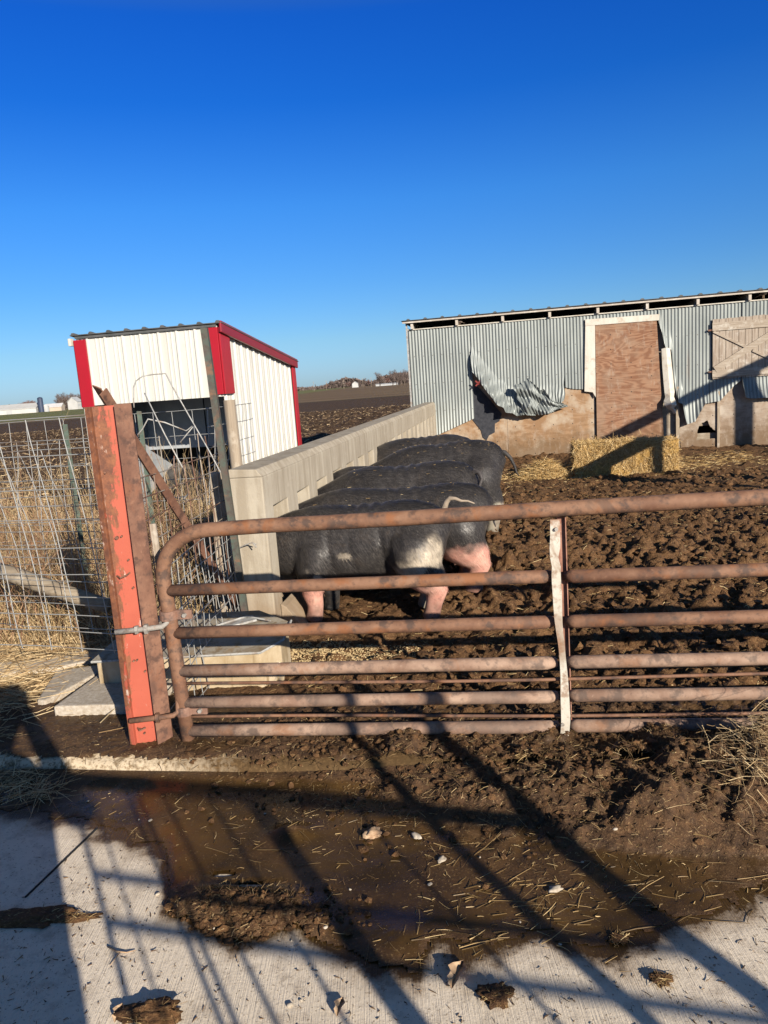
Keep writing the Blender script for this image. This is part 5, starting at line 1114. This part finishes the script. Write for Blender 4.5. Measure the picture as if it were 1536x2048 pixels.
# ------------------------------------------------------------------ far across the fields
FZ = fz - .3
def far(px, Y): q = at(px, 800, Y); return (q.x, Y, FZ)
M['farwhite'] = plain("far_white_siding", (.42, .42, .41), .8, (.36, .36, .35), .3, .1)
M['fargrey'] = plain("far_grey_steel", (.36, .37, .37), .6, (.30, .31, .32), .3, .2)
M['farbeige'] = plain("far_beige_siding", (.42, .35, .28), .8, (.36, .30, .24), .3, .1)
M['farblue'] = plain("far_dark_blue_silo", (.035, .05, .09), .5, (.03, .04, .07), .3, .3)
M['farroof'] = plain("far_roof", (.50, .50, .50), .8, (.42, .42, .42), .3, .1)
M['bark'] = plain("tree_bark", (.11, .085, .07), .9, (.07, .055, .045), 3)
M['twigs'] = straw("bare_twigs", [(0, (.085, .065, .058)), (1, (.17, .13, .115))], .9)
M['redtwigs'] = straw("reddish_twigs", [(0, (.12, .065, .055)), (1, (.20, .12, .10))], .9)
M['needles'] = straw("dark_needles", [(0, (.02, .035, .025)), (1, (.05, .07, .05))], .9)
def house(label, px, Y, w_, d_, h_, rf, wall, roof, rz=0, win=0, door=False, nm='farm_building'):
    t = thing(nm, label, 'building', far(px, Y), rz)
    mb = MB(); mb.prism([(-w_/2, 0), (w_/2, 0), (w_/2, h_), (-w_/2, h_)], lambda u, v, d: (u, d, v), -d_/2, d_/2); obj('wall', mb, M[wall], t)
    mb = MB(); mb.prism([(-d_/2-.4, h_-.1), (0, h_+rf), (d_/2+.4, h_-.1), (d_/2+.4, h_+.15), (0, h_+rf+.25), (-d_/2-.4, h_+.15)], lambda u, v, d: (d, u, v), -w_/2-.3, w_/2+.3); obj('roof', mb, M[roof], t)
    mb = MB(); mb.prism([(-d_/2, h_), (d_/2, h_), (0, h_+rf)], lambda u, v, d: (d, u, v), -w_/2+.05, w_/2-.05); obj('gable', mb, M[wall], t)
    for k in range(win): mb = MB(); mb.box((-w_/2 + w_*(k+.7)/(win+.4), -d_/2-.02, h_*.55), (1.0, .06, 1.3)); obj('window', mb, M['greyin'], t)
    if door: mb = MB(); mb.box((w_*.05, -d_/2-.03, h_*.42), (3.2, .08, h_*.8)); obj('door', mb, M['fargrey'], t)
    return t
house('long low white barn at the far left edge of the fields', 18, 430, 32, 14, 2.6, 2.6, 'farwhite', 'farwhite', R(6), 0, True)
house('small white shed right of the long white barn', 72, 430, 5, 4, 2.0, .9, 'farwhite', 'farwhite', R(4))
house('long beige barn beside the grey bin', 108, 440, 9, 7, 2.3, 1.8, 'farbeige', 'farroof', R(6))
house('small white house with a grey roof among bare trees', 149, 470, 5.5, 6.5, 4.6, 2.8, 'farwhite', 'fargrey', R(80), 2)
house('tiny white house in the far right tree line', 713, 900, 6, 7, 4.2, 2.6, 'farwhite', 'farwhite', R(85), 2)
house('long low pale shed at the far field edge near the barn', 776, 760, 22, 6, 1.6, .5, 'fargrey', 'fargrey', R(-4))
t = thing('silo', 'tall dark blue silo beside the far white barns', 'silo', far(80, 425)); mb = MB(); mb.tube([(0, 0, 0), (0, 0, 7.6)], 1.45, 20); obj('body', mb, M['farblue'], t)
mb = MB(); mb.tube([(0, 0, 7.6), (0, 0, 8.1), (0, 0, 8.35)], [1.5, 1.0, .2], 20); obj('roof', mb, M['farblue'], t)
t = thing('grain_bin', 'squat grey grain bin between silo and beige barn', 'grain bin', far(89, 432)); mb = MB(); mb.tube([(0, 0, 0), (0, 0, 3.0)], 1.9, 20); obj('body', mb, M['fargrey'], t)
mb = MB(); mb.tube([(0, 0, 3.0), (0, 0, 4.1)], [2.0, .3], 20); obj('roof', mb, M['farroof'], t)
def tree_proto(kind, seed):
    r2 = np.random.default_rng(seed); mbt = MB()
    if kind == 'conifer':
        mbt.tube([(0, 0, 0), (0, 0, 6)], [.25, .05], 6); n = 900; z = 1 + 7.5*r2.random(n)**1.2; rr = (8.8-z)*.27*r2.uniform(.3, 1.1, n); a = r2.uniform(0, 6.28, n)
        P0 = np.stack([np.cos(a)*rr, np.sin(a)*rr, z], 1); d = np.stack([np.cos(a), np.sin(a), r2.normal(-.1, .3, n)], 1); L = r2.uniform(.4, 1.0, n); wd = r2.uniform(.07, .16, n); mt = 'needles'
    else:
        mbt.tube([(0, 0, 0), (.1, 0, 2.5), (.2, .1, 6)], [.36, .26, .08], 7); tips = []
        for k in range(9):
            a = r2.uniform(0, 6.28); e = r2.uniform(.5, 1.3); z0 = r2.uniform(1.6, 4.5); l = r2.uniform(3, 5.5)
            pts = [(0.1, 0, z0)]; 
            for q in range(1, 5): f = q/4; pts.append((math.cos(a)*math.cos(e)*l*f + r2.normal(0, .15), math.sin(a)*math.cos(e)*l*f + r2.normal(0, .15), z0 + math.sin(e)*l*f)); tips.append(pts[-1])
            mbt.tube(pts, [.16, .12, .09, .06, .03], 5)
        tips = np.array(tips); n = 1500; P0 = tips[r2.integers(0, len(tips), n)] + r2.normal(0, .45, (n, 3)); d = r2.normal(0, 1, (n, 3)); d[:, 2] = np.abs(d[:, 2]) + .15; L = r2.uniform(.4, 1.5, n); wd = r2.uniform(.02, .05, n); mt = 'twigs' if kind == 'bare' else 'redtwigs'
    d /= np.linalg.norm(d, axis=1)[:, None]
    tr_ = obj('trunk', mbt, M['bark'], None); cr = blades('crown', P0, d, L, wd, mt, None, .2, .6); return tr_, cr
protos = {k: tree_proto(k, 60+i) for i, k in enumerate(('conifer', 'bare', 'red'))}
def tree(kind, px, Y, sc, label, grp, rz):
    t = thing({'conifer': 'conifer', 'bare': 'bare_tree', 'red': 'bare_tree'}[kind], label, 'tree', far(px, Y), rz, grp); t.scale = (sc, sc, sc)
    for p_ in protos[kind]: c = p_.copy(); C.objects.link(c); c.parent = t
for k, px in enumerate((3, 10, 17, 25, 33, 41, 20, 8)): tree('conifer', px, 520+9*k, .62+.13*((k*7) % 5)/4, 'dark conifer in the row behind the long white barn', 'conifers behind the white barn', k)
for k, px in enumerate((42, 50, 57, 64, 70, 60)): tree('red', px, 515+8*k, .80+.08*(k % 3), 'reddish bare tree left of the dark blue silo', 'reddish trees by the silo', k*1.3)
for k, px in enumerate((118, 124, 131, 138, 128)): tree('bare', px, 500+7*k, .98+.12*(k % 3), 'bare grey tree between the beige barn and the white house', 'bare trees by the white house', k*1.1)
for k, px in enumerate((146, 152, 163, 168)): tree('bare', px, 505+9*k, 1.02+.12*(k % 2), 'bare grey tree just left of the red trimmed shed', 'bare trees left of the shed', k*.9)
tree('bare', 762, 620, 1.25, 'lone bare tree standing above the right tree line', None, .3)
for k, px in enumerate((788, 796, 804, 811, 800)): tree('bare', px, 610+9*k, 1.15+.2*(k % 2), 'tall bare tree close to the left corner of the tin barn', 'bare trees by the tin barn', k*1.7)
for k, px in enumerate((655, 668, 682, 700, 722, 730, 740, 752, 770, 778)): tree('bare' if k % 3 else 'red', px, 900+20*(k % 4), .75+.35*((k*3) % 4)/3, 'small bare tree in the distant right tree line', 'trees of the distant right tree line', k*.7)
for p_ in protos.values():
    for o in p_: bpy.data.objects.remove(o)
n = 9000; px0 = at(560, 770, 1400).x; px1 = at(840, 760, 1400).x; x = rng.uniform(px0, px1, n); hh = np.clip(fbm(x*.02, 0*x, 3.0, 1.0, 3)*14 + 9 + 5*smooth(px0, px1, x), 3, 24); 
blades('distant_woods', np.stack([x, 1400+rng.uniform(-20, 20, n), FZ + hh*rng.random(n)], 1), flatdirs(n, 1.0), rng.uniform(1, 4.5, n), rng.uniform(.5, 1.3, n), 'twigs', 'stuff', .2)
n = 3000; x = rng.uniform(at(-60, 820, 900).x, at(180, 810, 900).x, n); hh = np.clip(fbm(x*.02, 0*x, 8.0, 1.0, 3)*7 + 4.5, 1, 10)
blades('distant_woods', np.stack([x, 900+rng.uniform(-20, 20, n), FZ + hh*rng.random(n)], 1), flatdirs(n, 1.0), rng.uniform(1, 2.5, n), rng.uniform(.3, .7, n), 'twigs', 'stuff', .2)
for k, px in enumerate((630, 655, 690, 728, 745)):
    t = thing('utility_pole', 'thin utility pole along the far road', 'utility pole', far(px, 700), 0, 'utility poles along the far road'); mb = MB(); mb.tube([(0, 0, 0), (0, 0, 8.5)], [.16, .11], 6); obj('pole', mb, M['greywood'], t); mb = MB(); mb.box((0, 0, 8.0), (1.8, .12, .12)); obj('crossarm', mb, M['greywood'], t)

# ------------------------------------------------------------------ what stands behind the camera and throws the long shadows
pf = thing('pen_fence', 'pipe and wire fence behind the photographer that throws the thin shadows', 'fence', (0, 0, AZ))
fl = lambda x: -.52 - .291*(x-.49)
mb = MB(); mb.tube([(.42, fl(.42), 1.42), (2.44, fl(2.44), 1.42)], .032, 10); obj('rail', mb, M['pipe_dark'], pf, True)
for z, x0 in ((1.14, .45), (1.04, .45)): mb = MB(); mb.tube([(x0, fl(x0), z), (2.4, fl(2.4), z)], .012, 6); obj('rail', mb, M['wire'], pf, True)
mb = MB(); mb.tube([(1.30, fl(1.30), 0), (1.30, fl(1.30), 1.42)], .038, 10); obj('post', mb, M['pipe_dark'], pf, True)
Sx, Sy = math.sin(SUN_AZ), math.cos(SUN_AZ)
for gx, gy, r_ in ((-.994, 2.192, .0095), (-.543, 1.783, .0085), (-.505, 1.783, .0085), (-.392, 1.77, .008), (-.202, 1.754, .008), (-.02, 1.75, .005), (.361, 1.693, .008), (.576, 1.675, .007), (-.738, 1.867, .005)):
    # stay standing where its shadow line meets the fence
    L = (gy - fl(.49) + .291*(gx-.49)) / (-Sy - .291*Sx)
    x_ = gx + Sx*L; mb = MB(); mb.tube([(x_, fl(x_), 0), (x_, fl(x_), 1.42)], r_, 6); obj('stay', mb, M['wire'], pf, True)
for x_, r_, h_, lb in ((2.02, .028, 2.02, 'thin round pipe post rising above the fence behind the photographer'), (2.43, .046, 2.02, 'thick round pipe post rising above the fence behind the photographer')):
    mb = MB(); mb.tube([(x_, fl(x_)-.05, AZ), (x_, fl(x_)-.05, AZ+h_-.1), (x_+.004, fl(x_)-.05, AZ+h_)], [r_, r_*.92, r_*.4], 12); o = obj('pipe_post', mb, M['pipe_dark'], smooth_=True); tag(o, lb, 'post')
au = thing('shadow_boom', 'unseen long slanted auger on legs standing right of the yard', 'boom', (5.15, 8.8, -.10))  # unseen boom, added to cast the slanting shadow on barn and bale
mb = MB(); mb.tube([(0, 0, 1.32), (5.5, 0, 3.80), (7.6, 0, 4.62)], .115, 14); obj('tube', mb, M['galv'], au, True)
for x_, z_, r_ in ((1.14, 1.83, .075), (4.75, 3.46, .09), (6.11, 4.04, .15)): mb = MB(); mb.tube([(x_, 0, 0), (x_, 0, z_)], r_, 10); obj('leg', mb, M['galv'], au, True)
mb = MB(); mb.prism([(-.05, .75), (.30, .75), (.42, 1.4), (-.12, 1.4)], lambda u, v, d: (u, d, v), -.2, .2); obj('boom_foot', mb, M['galv'], au, bevel=.02)
mb = MB(); mb.tube([(.12, 0, 0), (.12, 0, .8)], .08, 8); obj('stand', mb, M['galv'], au)

# the photographer, arms raised round the phone
def person():
    mb = MB(); px_, py_ = .06, -.42; g = AZ
    mb.tube([(px_, py_, g+.80), (px_, py_, g+.95), (px_, py_+.01, g+1.15), (px_+.01, py_, g+1.36), (px_+.01, py_, g+1.46), (px_+.02, py_, g+1.50)], [.17, .185, .195, .205, .16, .09], 18)
    for s in (-1, 1):
        mb.tube([(px_+s*.09, py_, g+.92), (px_+s*.10, py_, g+.5), (px_+s*.11, py_-.02, g+.09)], [.115, .085, .065], 12); mb.tube([(px_+s*.11, py_-.05, g+.05), (px_+s*.13, py_+.17, g+.035)], [.055, .045], 10)
        sh_ = Vector((px_+s*.21, py_, g+1.40)); el = Vector((px_+s*.26, py_+.16, g+1.20)); hd = Vector((s*.055 + .01, -.10, EYE-.06)); mb.tube([sh_, el, hd], [.075, .062, .040], 12)
        mb.tube([hd, hd + Vector((-s*.004, .05, .03))], [.036, .032], 10)
        for f in range(4): b_ = hd + Vector((0, .05, -.012+.020*f)); mb.tube([b_, b_ + Vector((s*.006, .028, .004)), b_ + Vector((-s*.016, .038-.003*abs(f-1.5), .006)), b_ + Vector((-s*.034, .030, .006))], [.010, .010, .009, .008], 7)
        mb.tube([hd + Vector((-s*.02, .0, .02)), hd + Vector((-s*.032, .022, .045)), hd + Vector((-s*.038, .030, .065))], [.012, .010, .008], 7)
    mb.tube([(px_+.03, py_+.0, g+1.46), (px_+.04, py_+.02, g+1.58)], [.06, .062], 12)
    mb.tube([(px_+.045, py_+.03, g+1.55), (px_+.05, py_+.035, g+1.60), (px_+.05, py_+.02, g+1.69), (px_+.05, py_+.01, g+1.77), (px_+.05, py_, g+1.80)], [.055, .080, .098, .075, .03], 16); mb.tube([(px_+.05, py_+.10, g+1.66), (px_+.05, py_+.135, g+1.64)], [.014, .018], 8)
    me = bpy.data.meshes.new('t'); me.from_pydata(mb.v, [], mb.f); bm = bmesh.new(); bm.from_mesh(me); bmesh.ops.recalc_face_normals(bm, faces=bm.faces); bm.to_mesh(me); bm.free()
    o = bpy.data.objects.new('t', me); C.objects.link(o); rm = o.modifiers.new('r', 'REMESH'); rm.mode = 'VOXEL'; rm.voxel_size = .008; sm = o.modifiers.new('s', 'SMOOTH'); sm.iterations = 3
    dg = bpy.context.evaluated_depsgraph_get(); em = o.evaluated_get(dg).to_mesh(); V = [v.co[:] for v in em.vertices]; F = [tuple(p.vertices) for p in em.polygons]; o.evaluated_get(dg).to_mesh_clear(); bpy.data.objects.remove(o)
    t = thing('person', 'person in dark work clothes and cap holding up a phone', 'person', (0, 0, 0)); mesh_obj('body', V, F, plain("dark_work_clothes", (.05, .05, .06), .9), t, True)
    mb = MB(); mb.tube([(px_+.05, py_+.01, g+1.73), (px_+.05, py_+.005, g+1.80), (px_+.05, py_, g+1.835)], [.105, .095, .04], 16); mb.box((px_+.05, py_+.13, g+1.735), (.15, .12, .012)); obj('cap', mb, M['black'], t, True)
    mb = MB(); mb.box((0.01, -.035, EYE-.035), (.072, .009, .150)); o = obj('phone', mb, M['black'], bevel=.003); tag(o, 'dark phone held up in both hands of the person', 'phone')
person()
